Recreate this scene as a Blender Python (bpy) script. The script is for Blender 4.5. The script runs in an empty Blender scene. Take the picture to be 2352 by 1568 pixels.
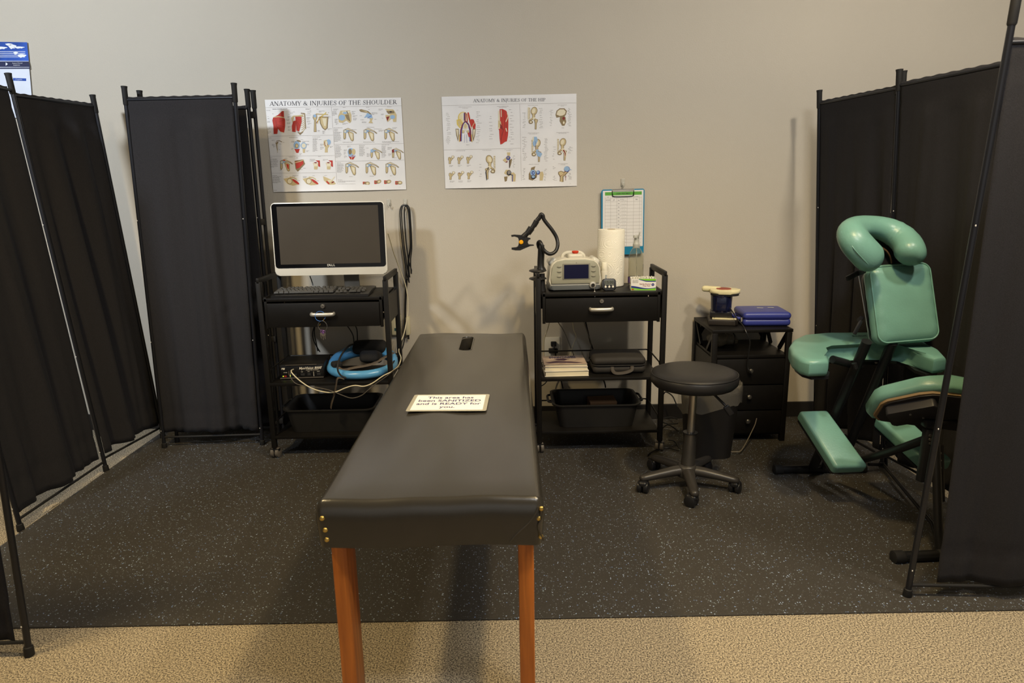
import bpy, bmesh, math, random
from mathutils import Vector, Matrix, Euler
random.seed(7)
S = bpy.context.scene
COL = S.collection
# ------------------------------------------------------------------ camera
FPX, PITCH, ROLL, EYE = 1568.0, math.radians(12.8), math.radians(1.03), 1.30
FW = Vector((0, math.cos(PITCH), -math.sin(PITCH)))
_r0 = Vector((1, 0, 0)); _u0 = Vector((0, math.sin(PITCH), math.cos(PITCH)))
RT = _r0*math.cos(ROLL) - _u0*math.sin(ROLL)
UP = _r0*math.sin(ROLL) + _u0*math.cos(ROLL)
cd = bpy.data.cameras.new('camera'); cam = bpy.data.objects.new('camera', cd); COL.objects.link(cam)
cd.sensor_width = 36; cd.lens = FPX/2352*36; cd.clip_start = .05
cam.matrix_world = Matrix(((RT.x, UP.x, -FW.x, 0), (RT.y, UP.y, -FW.y, 0), (RT.z, UP.z, -FW.z, EYE), (0, 0, 0, 1)))
cd.dof.use_dof = True; cd.dof.focus_distance = 3.3; cd.dof.aperture_fstop = 5
S.camera = cam
def at(x, y, X=None, Y=None, Z=None):
    """room point seen at photo pixel x, y on the plane X, Y or Z = const"""
    d = FW + RT*((x-1176)/FPX) - UP*((y-784)/FPX)
    t = Y/d.y if Y is not None else ((Z-EYE)/d.z if Z is not None else X/d.x)
    return Vector((0, 0, EYE)) + d*t
# ------------------------------------------------------------------ light
S.view_settings.view_transform = 'Standard'; S.view_settings.look = 'None'
S.view_settings.gamma = 1; S.view_settings.exposure = 0.0
w = bpy.data.worlds.new('world'); S.world = w; w.use_nodes = True
w.node_tree.nodes['Background'].inputs[0].default_value = (.74, .83, 1, 1)
w.node_tree.nodes['Background'].inputs[1].default_value = .26
def lamp(name, loc, target, sx, sy, power, col, spread=180):
    l = bpy.data.lights.new(name, 'AREA'); l.shape = 'RECTANGLE'; l.size = sx; l.size_y = sy; l.energy = power; l.color = col; l.spread = math.radians(spread)
    o = bpy.data.objects.new(name, l); COL.objects.link(o); o.location = loc
    o.rotation_euler = (Vector(target)-Vector(loc)).to_track_quat('-Z', 'Y').to_euler(); return o
def spot(name, loc, target, size, power, col, blend=.7, rad=.09):
    l = bpy.data.lights.new(name, 'SPOT'); l.spot_size = math.radians(size); l.spot_blend = blend; l.energy = power; l.color = col; l.shadow_soft_size = rad
    o = bpy.data.objects.new(name, l); COL.objects.link(o); o.location = loc
    o.rotation_euler = (Vector(target)-Vector(loc)).to_track_quat('-Z', 'Y').to_euler(); return o
LIGHTS = {  # strength and colour of ceiling spots, ambient and the added fill lights
 'W': (.30, (1, .94, .84)), 'A': (168, (1, .76, .39)), 'B': (152, (1, .74, .35)), 'C': (108, (1, .90, .74)), 'D': (500, (.82, .90, 1)),
 'F': (50, (.96, .97, 1)), 'G': (4, (.80, .89, 1))}
P_ = lambda k: LIGHTS[k][0]
w.node_tree.nodes['Background'].inputs[0].default_value = LIGHTS['W'][1] + (1,)
w.node_tree.nodes['Background'].inputs[1].default_value = P_('W')
spot('ceiling_spot_left', (-1.62, 1.5, 2.9), (-1.35, 2.0, 0), 112, P_('A'), LIGHTS['A'][1], .75, .10)
spot('ceiling_spot_right', (.85, 1.5, 2.9), (.8, 1.9, 0), 112, P_('B'), LIGHTS['B'][1], .75, .10)
spot('ceiling_spot_far_right', (1.85, 1.45, 2.9), (1.9, 2.5, 0), 150, P_('C'), LIGHTS['C'][1], .6)
spot('ceiling_spot_far_left', (-2.65, .45, 2.9), (-2.5, 3.67, 1.85), 88, P_('D'), LIGHTS['D'][1], 1.0, .16)
lamp('upper_wall_fill', (.9, .5, 2.92), (1.0, 3.67, 2.2), .8, .5, P_('F'), LIGHTS['F'][1])  # added unseen fill that brightens the upper wall towards the right
lamp('cool_fill_behind', (.3, -3.2, 1.9), (0, 2, .9), 3.2, 1.8, P_('G'), LIGHTS['G'][1])  # added broad cool fill behind the camera, no window modelled
# ------------------------------------------------------------------ materials
def lin(c):
    return tuple(((v/255)/12.92 if v/255 <= .04045 else (((v/255)+.055)/1.055)**2.4) for v in c) + (1,)
MC = {}
def M(name, col, rough=.5, metal=0, var=.0, vscale=8, bump=0, bscale=60, coat=0, spec=None, trans=0, ior=1.45, alpha=1, emit=0, sheen=0):
    if name in MC: return MC[name]
    m = bpy.data.materials.new(name); m.use_nodes = True; nt = m.node_tree; b = nt.nodes['Principled BSDF']
    c = lin(col); b.inputs['Base Color'].default_value = c
    b.inputs['Roughness'].default_value = rough; b.inputs['Metallic'].default_value = metal
    b.inputs['Coat Weight'].default_value = coat; b.inputs['IOR'].default_value = ior
    b.inputs['Transmission Weight'].default_value = trans; b.inputs['Alpha'].default_value = alpha
    if spec is not None: b.inputs['Specular IOR Level'].default_value = spec
    if sheen: b.inputs['Sheen Weight'].default_value = sheen
    if emit:
        b.inputs['Emission Color'].default_value = c; b.inputs['Emission Strength'].default_value = emit
    tc = nt.nodes.new('ShaderNodeTexCoord')
    v = var if var else .04
    n = nt.nodes.new('ShaderNodeTexNoise'); n.inputs['Scale'].default_value = vscale; n.inputs['Detail'].default_value = 4
    nt.links.new(tc.outputs['Object'], n.inputs['Vector'])
    r = nt.nodes.new('ShaderNodeValToRGB')
    r.color_ramp.elements[0].position = .3; r.color_ramp.elements[1].position = .7
    r.color_ramp.elements[0].color = tuple(x*(1-v) for x in c[:3])+(1,)
    r.color_ramp.elements[1].color = tuple(min(1, x*(1+v)) for x in c[:3])+(1,)
    nt.links.new(n.outputs['Fac'], r.inputs['Fac']); nt.links.new(r.outputs['Color'], b.inputs['Base Color'])
    if bump:
        n2 = nt.nodes.new('ShaderNodeTexNoise'); n2.inputs['Scale'].default_value = bscale; n2.inputs['Detail'].default_value = 3
        bp = nt.nodes.new('ShaderNodeBump'); bp.inputs['Strength'].default_value = bump; bp.inputs['Distance'].default_value = .002
        nt.links.new(tc.outputs['Object'], n2.inputs['Vector']); nt.links.new(n2.outputs['Fac'], bp.inputs['Height'])
        nt.links.new(bp.outputs['Normal'], b.inputs['Normal'])
    MC[name] = m; return m
def mat_speckled_rubber():
    m = bpy.data.materials.new('speckled_rubber'); m.use_nodes = True; nt = m.node_tree; b = nt.nodes['Principled BSDF']; L = nt.links.new
    b.inputs['Roughness'].default_value = .62; b.inputs['Specular IOR Level'].default_value = .35
    tc = nt.nodes.new('ShaderNodeTexCoord')
    ns = nt.nodes.new('ShaderNodeTexNoise'); ns.inputs['Scale'].default_value = 260
    mx = nt.nodes.new('ShaderNodeMixRGB'); mx.inputs[0].default_value = .006
    L(tc.outputs['Object'], ns.inputs['Vector']); L(tc.outputs['Object'], mx.inputs[1]); L(ns.outputs['Color'], mx.inputs[2])
    prev = lin((64, 59, 53))
    last = None
    for sc, size, frac, cols in ((135, .27, .20, [(172, 192, 222), (140, 155, 160), (120, 146, 190)]), (230, .30, .18, [(128, 134, 140), (96, 92, 84), (140, 156, 168)])):
        v = nt.nodes.new('ShaderNodeTexVoronoi'); v.inputs['Scale'].default_value = sc; L(mx.outputs[0], v.inputs['Vector'])
        a = nt.nodes.new('ShaderNodeMath'); a.operation = 'LESS_THAN'; a.inputs[1].default_value = size; L(v.outputs['Distance'], a.inputs[0])
        sp = nt.nodes.new('ShaderNodeSeparateColor'); L(v.outputs['Color'], sp.inputs[0])
        c = nt.nodes.new('ShaderNodeMath'); c.operation = 'LESS_THAN'; c.inputs[1].default_value = frac; L(sp.outputs[0], c.inputs[0])
        d = nt.nodes.new('ShaderNodeMath'); d.operation = 'MULTIPLY'; L(a.outputs[0], d.inputs[0]); L(c.outputs[0], d.inputs[1])
        r = nt.nodes.new('ShaderNodeValToRGB'); r.color_ramp.interpolation = 'CONSTANT'
        r.color_ramp.elements[0].color = lin(cols[0]); r.color_ramp.elements[1].color = lin(cols[1]); r.color_ramp.elements[1].position = .4
        e = r.color_ramp.elements.new(.75); e.color = lin(cols[2]); L(sp.outputs[1], r.inputs[0])
        k = nt.nodes.new('ShaderNodeMixRGB'); L(d.outputs[0], k.inputs[0])
        if last is None:
            big = nt.nodes.new('ShaderNodeTexNoise'); big.inputs['Scale'].default_value = 900; L(tc.outputs['Object'], big.inputs['Vector'])
            br = nt.nodes.new('ShaderNodeValToRGB'); br.color_ramp.elements[0].color = lin((48, 45, 42)); br.color_ramp.elements[1].color = lin((70, 66, 60))
            br.color_ramp.elements[0].position = .35; br.color_ramp.elements[1].position = .65
            L(big.outputs['Fac'], br.inputs[0]); L(br.outputs[0], k.inputs[1])
        else: L(last.outputs[0], k.inputs[1])
        L(r.outputs[0], k.inputs[2]); last = k
    L(last.outputs[0], b.inputs['Base Color'])
    return m
def mat_carpet():
    m = bpy.data.materials.new('speckled_carpet'); m.use_nodes = True; nt = m.node_tree; b = nt.nodes['Principled BSDF']; L = nt.links.new
    b.inputs['Roughness'].default_value = .95; b.inputs['Specular IOR Level'].default_value = .1
    tc = nt.nodes.new('ShaderNodeTexCoord')
    n = nt.nodes.new('ShaderNodeTexNoise'); n.inputs['Scale'].default_value = 230; n.inputs['Detail'].default_value = 5; n.inputs['Roughness'].default_value = .7
    L(tc.outputs['Object'], n.inputs['Vector'])
    r = nt.nodes.new('ShaderNodeValToRGB'); e = r.color_ramp.elements
    e[0].position = .36; e[0].color = lin((40, 37, 36)); e[1].position = .62; e[1].color = lin((216, 202, 174))
    x = e.new(.45); x.color = lin((104, 96, 86)); x = e.new(.52); x.color = lin((180, 165, 138))
    L(n.outputs['Fac'], r.inputs[0]); L(r.outputs[0], b.inputs['Base Color'])
    bp = nt.nodes.new('ShaderNodeBump'); bp.inputs['Strength'].default_value = .5; bp.inputs['Distance'].default_value = .003
    L(n.outputs['Fac'], bp.inputs['Height']); L(bp.outputs[0], b.inputs['Normal'])
    return m
def mat_wood(name, c0, c1):
    m = bpy.data.materials.new(name); m.use_nodes = True; nt = m.node_tree; b = nt.nodes['Principled BSDF']; L = nt.links.new
    b.inputs['Roughness'].default_value = .42; b.inputs['Coat Weight'].default_value = .15
    tc = nt.nodes.new('ShaderNodeTexCoord'); mp = nt.nodes.new('ShaderNodeMapping'); mp.inputs['Scale'].default_value = (60, 60, 3)
    n = nt.nodes.new('ShaderNodeTexNoise'); n.inputs['Scale'].default_value = 1.3; n.inputs['Detail'].default_value = 6; n.inputs['Distortion'].default_value = .6
    L(tc.outputs['Object'], mp.inputs[0]); L(mp.outputs[0], n.inputs['Vector'])
    r = nt.nodes.new('ShaderNodeValToRGB'); r.color_ramp.elements[0].position = .3; r.color_ramp.elements[1].position = .72
    r.color_ramp.elements[0].color = lin(c0); r.color_ramp.elements[1].color = lin(c1)
    L(n.outputs['Fac'], r.inputs[0]); L(r.outputs[0], b.inputs['Base Color']); return m
def mat_towel():
    m = bpy.data.materials.new('embossed_paper'); m.use_nodes = True; nt = m.node_tree; b = nt.nodes['Principled BSDF']; L = nt.links.new
    b.inputs['Base Color'].default_value = lin((240, 236, 222)); b.inputs['Roughness'].default_value = .9
    tc = nt.nodes.new('ShaderNodeTexCoord')
    v = nt.nodes.new('ShaderNodeTexVoronoi'); v.inputs['Scale'].default_value = 17; L(tc.outputs['Object'], v.inputs['Vector'])
    a = nt.nodes.new('ShaderNodeMath'); a.operation = 'MULTIPLY'; a.inputs[1].default_value = 70; L(v.outputs['Distance'], a.inputs[0])
    s = nt.nodes.new('ShaderNodeMath'); s.operation = 'SINE'; L(a.outputs[0], s.inputs[0])
    bp = nt.nodes.new('ShaderNodeBump'); bp.inputs['Strength'].default_value = .28; bp.inputs['Distance'].default_value = .002
    L(s.outputs[0], bp.inputs['Height']); L(bp.outputs[0], b.inputs['Normal']); return m
WALL = M('painted_wall', (192, 184, 169), .75, var=.012, vscale=3, bump=.35, bscale=170)
CLOTH = M('black_cloth', (44, 43, 45), .95, var=.2, vscale=420, bump=.3, bscale=500, sheen=.03, spec=.12)
POLE = M('black_tube', (42, 43, 48), .28, metal=.5, spec=.6)
BLK = M('black_laminate', (18, 16, 14), .46, spec=.3, var=.15, vscale=30)
BLKM = M('black_powder_metal', (21, 19, 17), .45, metal=.1, spec=.35, var=.1, vscale=40)
BLKP = M('black_plastic', (27, 27, 29), .35, var=.1, vscale=20)
RUB = M('black_rubber', (26, 25, 25), .7)
VINYL = M('black_vinyl', (52, 49, 44), .23, var=.06, vscale=14, bump=.10, bscale=420, spec=.85)
VINYL2 = M('stool_vinyl', (34, 33, 34), .42, var=.06, vscale=14, bump=.2, bscale=420)
GREEN = M('green_vinyl', (106, 150, 138), .34, var=.07, vscale=10, bump=.2, bscale=160, spec=.5)
SILV = M('silver', (205, 202, 192), .42, metal=.7)
STEEL = M('steel', (175, 172, 166), .28, metal=.95)
BRASS = M('brass', (214, 184, 104), .28, metal=.9)
WHITE = M('white_plastic', (222, 218, 206), .4)
CREAM = M('cream_plastic', (232, 220, 170), .4)
PAPER = M('white_paper', (232, 230, 228), .35, spec=.5)
INK = M('ink_dark', (35, 34, 48), .6); INKG = M('ink_grey', (142, 136, 130), .7); INKL = M('ink_line', (165, 158, 152), .7)
TAN = M('ink_bone', (205, 186, 140), .6); TAND = M('ink_bone_shade', (140, 120, 84), .6); TANW = M('ink_bone_light', (228, 218, 190), .6)
RED = M('ink_red', (188, 52, 38), .6); REDD = M('ink_dark_red', (130, 34, 30), .6); BLU = M('ink_blue', (150, 182, 214), .6); BLUD = M('ink_deep_blue', (52, 62, 150), .6)
YEL = M('ink_yellow', (222, 196, 92), .6); GRN = M('ink_green', (92, 165, 60), .6)
# ------------------------------------------------------------------ mesh builder
class MB:
    def __init__(s): s.bm = bmesh.new()
    def _t(s, vs, fs, m, mat4):
        if mat4 is not None: bmesh.ops.transform(s.bm, matrix=mat4, verts=vs)
        for f in fs: f.material_index = m
    def box(s, c, d, rot=None, m=0, bev=0, seg=2):
        r = bmesh.ops.create_cube(s.bm, size=1); vs = r['verts']
        bmesh.ops.scale(s.bm, vec=d, verts=vs)
        fs = list({f for v in vs for f in v.link_faces})
        if bev:
            es = list({e for v in vs for e in v.link_edges})
            q = bmesh.ops.bevel(s.bm, geom=es, offset=min(bev, min(d)*.48), segments=seg, profile=.5, affect='EDGES')
            fs = q['faces']+[f for f in fs if f.is_valid]; vs = list({v for f in fs for v in f.verts})
        mt = Matrix.Translation(c)
        if rot is not None: mt = mt @ (rot.to_4x4() if not isinstance(rot, tuple) else Euler(rot).to_matrix().to_4x4())
        s._t(vs, fs, m, mt); return s
    def bar(s, p0, p1, wx, wy, m=0, bev=0, up=None):
        p0 = Vector(p0); p1 = Vector(p1); d = p1-p0; z = d.normalized()
        u = Vector(up) if up else (Vector((0, 1, 0)) if abs(z.y) < .9 else Vector((1, 0, 0)))
        x = u.cross(z).normalized(); y = z.cross(x)
        return s.box((p0+p1)/2, (wx, wy, d.length), rot=Matrix((x, y, z)).transposed(), m=m, bev=bev)
    def cyl(s, p0, p1, r0, r1=None, n=20, m=0, cap=True):
        return s.tube([p0, p1], [r0, r0 if r1 is None else r1], n, m=m, cap=cap)
    def tube(s, pts, r, n=10, m=0, cap=True, closed=False, flat=1.0, upv=None):
        pts = [Vector(p) for p in pts]; k = len(pts); rr = r if isinstance(r, (list, tuple)) else [r]*k
        rings = []; prev = None
        for i, p in enumerate(pts):
            if closed: t = (pts[(i+1) % k]-pts[i-1])
            else: t = pts[min(i+1, k-1)]-pts[max(i-1, 0)]
            t = t.normalized() if t.length > 1e-9 else Vector((0, 0, 1))
            if prev is None:
                a = Vector(upv) if upv else (Vector((0, 0, 1)) if abs(t.z) < .9 else Vector((0, 1, 0)))
            else: a = prev
            a = (a - t*a.dot(t)).normalized(); prev = a; b = t.cross(a)
            rings.append([s.bm.verts.new(p + (a*math.cos(q)*flat + b*math.sin(q))*rr[i]) for q in [2*math.pi*j/n for j in range(n)]])
        for i in range(k if closed else k-1):
            A = rings[i]; B = rings[(i+1) % k]
            for j in range(n):
                f = s.bm.faces.new((A[j], A[(j+1) % n], B[(j+1) % n], B[j])); f.material_index = m
        if cap and not closed:
            for R_, fl in ((rings[0], True), (rings[-1], False)):
                f = s.bm.faces.new(R_[::-1] if fl else R_); f.material_index = m
        return s
    def lathe(s, prof, mat4=None, n=28, m=0):
        rings = []; vs = []
        for r, z in prof:
            if r < 1e-6: v = s.bm.verts.new((0, 0, z)); rings.append([v]); vs.append(v)
            else:
                rg = [s.bm.verts.new((r*math.cos(2*math.pi*j/n), r*math.sin(2*math.pi*j/n), z)) for j in range(n)]
                rings.append(rg); vs += rg
        fs = []
        for A, B in zip(rings, rings[1:]):
            for j in range(n):
                if len(A) == 1 and len(B) == 1: continue
                if len(A) == 1: fs.append(s.bm.faces.new((A[0], B[j], B[(j+1) % n])))
                elif len(B) == 1: fs.append(s.bm.faces.new((A[j], A[(j+1) % n], B[0])))
                else: fs.append(s.bm.faces.new((A[j], A[(j+1) % n], B[(j+1) % n], B[j])))
        s._t(vs, fs, m, mat4 if isinstance(mat4, (Matrix, type(None))) else Matrix.Translation(mat4)); return s
    def prism(s, poly, h, mat4=None, m=0, bev=0, seg=3):
        """closed 2D outline extruded from z=0 to z=h"""
        a = [s.bm.verts.new((x, y, 0)) for x, y in poly]; b = [s.bm.verts.new((x, y, h)) for x, y in poly]; n = len(poly)
        fs = [s.bm.faces.new(a[::-1]), s.bm.faces.new(b)]+[s.bm.faces.new((a[i], a[(i+1) % n], b[(i+1) % n], b[i])) for i in range(n)]
        vs = a+b
        if bev:
            es = list(fs[0].edges)+list(fs[1].edges)
            q = bmesh.ops.bevel(s.bm, geom=es, offset=bev, segments=seg, profile=.5, affect='EDGES')
            fs = list(set(q['faces']+[f for f in fs if f.is_valid])); vs = list({v for f in fs for v in f.verts})
        s._t(vs, fs, m, mat4); return s
    def face(s, pts, m=0):
        f = s.bm.faces.new([s.bm.verts.new(Vector(p)) for p in pts]); f.material_index = m; return s
    def ball(s, c, r, m=0, n=12, rot=None):
        q = bmesh.ops.create_uvsphere(s.bm, u_segments=n*2, v_segments=n, radius=1); vs = q['verts']
        rr = r if isinstance(r, (tuple, list)) else (r, r, r); bmesh.ops.scale(s.bm, vec=rr, verts=vs)
        mt = Matrix.Translation(c)
        if rot is not None: mt = mt @ Euler(rot).to_matrix().to_4x4()
        s._t(vs, list({f for v in vs for f in v.link_faces}), m, mt); return s
    def soft(s, d, r, mat4=None, puff=0, k=5, n=8, m=0, warp=None, bottom=True):
        """rounded box with domed top; warp(v) bends it before placement"""
        h = [q/2 for q in d]; rr = [min(a, q*.98) for a, q in zip(r if isinstance(r, tuple) else (r, r, r), h)]
        ax = []
        for i in range(3):
            a = [-h[i]+rr[i]*(j/k) for j in range(k)]; lo = h[i]-rr[i]; nn = n if i < 2 else 2
            mid = [-lo+2*lo*j/nn for j in range(nn+1)]; ax.append(a+mid+[-q for q in a[::-1]])
        V = {}
        def vert(i, j, l):
            key = (i, j, l)
            if key not in V:
                p = Vector((ax[0][i], ax[1][j], ax[2][l])); c = Vector([max(-(h[q]-rr[q]), min(h[q]-rr[q], p[q])) for q in range(3)])
                e = p-c
                if e.length > 1e-9:
                    e = Vector([e[q]/rr[q] for q in range(3)]); e.normalize(); p = c+Vector([e[q]*rr[q] for q in range(3)])
                u = p.x/h[0]; v = p.y/h[1]
                p.z += puff*(1-u*u)*(1-v*v)*(1 if p.z > 0 else (-.3 if bottom else 0))
                if warp: p = warp(p)
                V[key] = s.bm.verts.new(p)
            return V[key]
        N = [len(a)-1 for a in ax]; fs = []
        def quad(a, b, c, e): fs.append(s.bm.faces.new((vert(*a), vert(*b), vert(*c), vert(*e))))
        for i in range(N[0]):
            for j in range(N[1]):
                quad((i, j, N[2]), (i+1, j, N[2]), (i+1, j+1, N[2]), (i, j+1, N[2])); quad((i, j, 0), (i, j+1, 0), (i+1, j+1, 0), (i+1, j, 0))
        for i in range(N[0]):
            for l in range(N[2]):
                quad((i, 0, l), (i+1, 0, l), (i+1, 0, l+1), (i, 0, l+1)); quad((i, N[1], l), (i, N[1], l+1), (i+1, N[1], l+1), (i+1, N[1], l))
        for j in range(N[1]):
            for l in range(N[2]):
                quad((0, j, l), (0, j, l+1), (0, j+1, l+1), (0, j+1, l)); quad((N[0], j, l), (N[0], j+1, l), (N[0], j+1, l+1), (N[0], j, l+1))
        s._t(list(V.values()), fs, m, mat4); return s
    def text(s, body, size, mat4, m=0, align='CENTER', ext=.0002, shear=0, space=1, bold=0):
        c = bpy.data.curves.new('t', 'FONT'); c.body = body; c.size = size; c.align_x = align; c.align_y = 'CENTER'; c.extrude = ext; c.shear = shear
        c.space_character = space; c.offset = bold; c.resolution_u = 3
        o = bpy.data.objects.new('t', c); COL.objects.link(o)
        me = bpy.data.meshes.new_from_object(o.evaluated_get(bpy.context.evaluated_depsgraph_get()))
        me.transform(mat4); n0 = len(s.bm.faces); s.bm.from_mesh(me); s.bm.faces.ensure_lookup_table()
        for f in s.bm.faces[n0:]: f.material_index = m
        bpy.data.objects.remove(o); bpy.data.curves.remove(c); bpy.data.meshes.remove(me); return s
def build(name, mb, mats, parent=None, smooth=35):
    me = bpy.data.meshes.new(name)
    bmesh.ops.recalc_face_normals(mb.bm, faces=mb.bm.faces); mb.bm.to_mesh(me); mb.bm.free()
    for m in (mats if isinstance(mats, (list, tuple)) else [mats]): me.materials.append(m)
    if smooth: me.polygons.foreach_set('use_smooth', [True]*len(me.polygons)); me.set_sharp_from_angle(angle=math.radians(smooth))
    o = bpy.data.objects.new(name, me); COL.objects.link(o)
    if parent is not None:
        o.parent = parent
        top = parent
        while top.parent: top = top.parent
        # geometry is authored in room space: cancel the empty's placement
        if 'origin' in top: me.transform(Matrix.Translation(-Vector(top['origin'])))
    return o
def thing(name, label, cat, loc=(0, 0, 0), group=None):
    o = bpy.data.objects.new(name, None); COL.objects.link(o); o.location = loc; o.empty_display_size = .05
    o['label'] = label; o['category'] = cat; o['origin'] = tuple(loc)
    if group: o['group'] = group
    return o
def tag(o, label, cat, group=None):
    o['label'] = label; o['category'] = cat
    if group: o['group'] = group
    return o
def struct(name, mb, mat, smooth=0):
    o = build(name, mb, mat, smooth=smooth); o['kind'] = 'structure'; return o
def spline(pts, sub=6):
    P = [Vector(p) for p in pts]; out = []
    for i in range(len(P)-1):
        a = P[max(i-1, 0)]; b = P[i]; c = P[i+1]; d = P[min(i+2, len(P)-1)]
        for k in range(sub):
            t = k/sub; out.append(.5*((2*b)+(c-a)*t+(2*a-5*b+4*c-d)*t*t+(3*b-a-3*c+d)*t**3))
    return out+[P[-1]]
def px(pts, sub=6, **k):
    return spline([at(p[0], p[1], **({'Y': p[2]} if len(p) > 2 else k)) for p in pts], sub)
def copy_tree(o, parent=None):
    c = o.copy(); COL.objects.link(c); c.parent = parent
    for ch in list(o.children): copy_tree(ch, c)
    return c
RX = lambda a: Matrix.Rotation(a, 4, 'X')
RY = lambda a: Matrix.Rotation(a, 4, 'Y')
RZ = lambda a: Matrix.Rotation(a, 4, 'Z')
T = lambda x, y=None, z=None: Matrix.Translation((x, y, z) if y is not None else x)
PI = math.pi
def rrect(w_, h_, r, n=5, cx=0, cy=0):
    out = []
    for sx, sy, a0 in ((1, 1, 0), (-1, 1, PI/2), (-1, -1, PI), (1, -1, 1.5*PI)):
        for i in range(n+1):
            a = a0+PI/2*i/n; out.append((cx+sx*(w_/2-r)+r*math.cos(a), cy+sy*(h_/2-r)+r*math.sin(a)))
    return out
# ------------------------------------------------------------------ the room
WY = 3.669
struct('wall_back', MB().box((0, WY+.06, 1.5), (12, .12, 3.0)), WALL)
struct('wall_left', MB().box((-6.06, -.2, 1.5), (.12, 7.9, 3.0)), WALL)
struct('wall_right', MB().box((6.06, -.2, 1.5), (.12, 7.9, 3.0)), WALL)
struct('floor', MB().box((0, -.3, -.05), (12.2, 8.2, .1)), mat_carpet())
struct('ceiling', MB().box((0, -.3, 3.05), (12.2, 8.2, .1)), M('ceiling_white', (225, 222, 214), .9))
mb = MB(); mb.box((0, WY-.005, .046), (11.9, .010, .092), bev=.003)
struct('baseboard_back', mb, M('baseboard_vinyl', (30, 27, 25), .5))
mb = MB(); mb.prism([(-1.953, 1.857), (1.80, 1.857), (1.80, 3.657), (-1.953, 3.657)], .006, T(0, 0, .0002), bev=.0015, seg=1)
tag(build('rubber_floor_mat', mb, mat_speckled_rubber(), smooth=0), 'large black rubber floor mat with pale blue and grey flecks laid over the carpet', 'floor mat')
# ------------------------------------------------------------------ folding screens
def screen(name, label, poles, panels, seed=0, double=(), group=None):
    t = thing(name, label, 'folding screen', (poles[0][0][0], poles[0][0][1], 0), group)
    for i, (b, a) in enumerate(poles):
        b = Vector(b); a = Vector(a); d = (a-b).normalized(); m = MB()
        m.cyl(b, a, .0092, n=14)
        f = build('pole', m, POLE, t)
        m = MB(); m.tube([a-d*.085, a-d*.08, a-d*.012, a, a+d*.001], [.0098, .012, .0125, .0145, .011], n=14); build('end_cap', m, RUB, f)
        m = MB(); m.tube([b, b+d*.004, b+d*.03, b+d*.032], [.012, .014, .0125, .0098], n=14); build('foot_cap', m, RUB, f)
        if i in double:
            o = Vector((.024, .012, -.004)); m = MB(); m.cyl(b+o, a+o, .0092, n=14); f2 = build('pole', m, POLE, t)
            m = MB(); m.tube([a+o-d*.085, a+o-d*.08, a+o-d*.012, a+o], [.0098, .012, .0125, .0145], n=14); build('end_cap', m, RUB, f2)
            for z in (.10, .55, 1.15, 1.66): m = MB(); q = b+d*z; m.box(q+o/2, (.036, .022, .03), bev=.003); build('hinge_clip', m, RUB, t)
    for j, (i0, i1, g0, g1, z0, z1) in enumerate(panels):
        b0, a0 = map(Vector, poles[i0]); b1, a1 = map(Vector, poles[i1]); rnd = random.Random(seed*31+j)
        wv = [(rnd.uniform(.007, .014), rnd.uniform(3, 8), rnd.uniform(0, 6.28), rnd.uniform(-2.2, 2.2)) for _ in range(3)]+[(rnd.uniform(.0012, .003), rnd.uniform(14, 24), rnd.uniform(0, 6.28), rnd.uniform(-2.5, 2.5)) for _ in range(2)]
        def rail(z, u): 
            p = b0+(a0-b0)*(z/a0.z); q = b1+(a1-b1)*(z/a1.z); return p+(q-p)*u
        nrm = (b1-b0).cross(Vector((0, 0, 1))).normalized(); wd = (b1-b0).length
        m = MB(); NX, NZ = 44, 60; G = []
        zs = []
        for l in range(NZ+1): zs.append(z0+(z1-z0)*l/NZ)
        for l in range(NZ+1):
            z = zs[l]; row = []
            tt = (z-z0)/(z1-z0); amp = min(1, max(.12, (1-tt)*5 if tt > .93 else 1))*(.35+1.3*(1-tt))
            for k in range(NX+1):
                gg = (g0[0]+(g0[1]-g0[0])*tt if isinstance(g0, tuple) else g0); u = gg/wd+(1-gg/wd-g1/wd)*k/NX; e = min(1, 6*min(k, NX-k)/NX)
                off = sum(A*math.sin(F*u*PI+P+sl*z) for A, F, P, sl in wv)*amp*(.25+.75*e)
                if z > z1-.045: off = off*.4+.011*math.cos((z-(z1-.022))/.023*PI/2)*0
                if z < z0+.10: off += .004*math.sin(u*46+seed)*math.sin(u*17+j)
                if abs(z-(z1-.085)) < .014: off -= .0025
                if abs(z-(z0+.10)) < .014: off -= .0035
                p = rail(z, u)+nrm*(off+.0); 
                if l == NZ: p.z += .0015*math.sin(u*60)
                row.append(m.bm.verts.new(p))
            G.append(row)
        for l in range(NZ):
            for k in range(NX): m.bm.faces.new((G[l][k], G[l][k+1], G[l+1][k+1], G[l+1][k]))
        o = build('fabric_panel', m, CLOTH, t, smooth=180)
        sm = o.modifiers.new('thick', 'SOLIDIFY'); sm.thickness = .003; sm.offset = 0
        m = MB(); m.cyl(rail(z1-.012, .01), rail(z1-.012, .99), .006, n=10); build('top_rail', m, POLE, t)
        m = MB(); m.cyl(rail(max(z0-.025, .045), .01), rail(max(z0-.025, .045), .99), .0055, n=10); build('bottom_rail', m, RUB, t)
    for i, (b, a) in enumerate(poles):
        b = Vector(b); a = Vector(a)
        for z in (.10, .57, 1.17): m = MB(); q = b+(a-b)*(z/a.z); m.ball(q+Vector((-.004, -.0095, 0)), (.0022, .0016, .003), n=4); build('screw', m, M('white_screw', (225, 222, 215), .4), t)
    return t
screen('folding_screen', 'black fabric screen leaning along the left edge of the mat, at the far left',
       [((-1.962, 2.485, 0), (-2.06, 2.43, 1.80)), ((-1.958, 3.067, 0), (-2.106, 3.067, 1.802)), ((-1.90, 3.50, 0), (-2.001, 3.48, 1.765))],
       [(0, 1, .012, .028, .075, 1.745), (1, 2, .006, .010, .09, 1.725)], seed=1)
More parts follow.
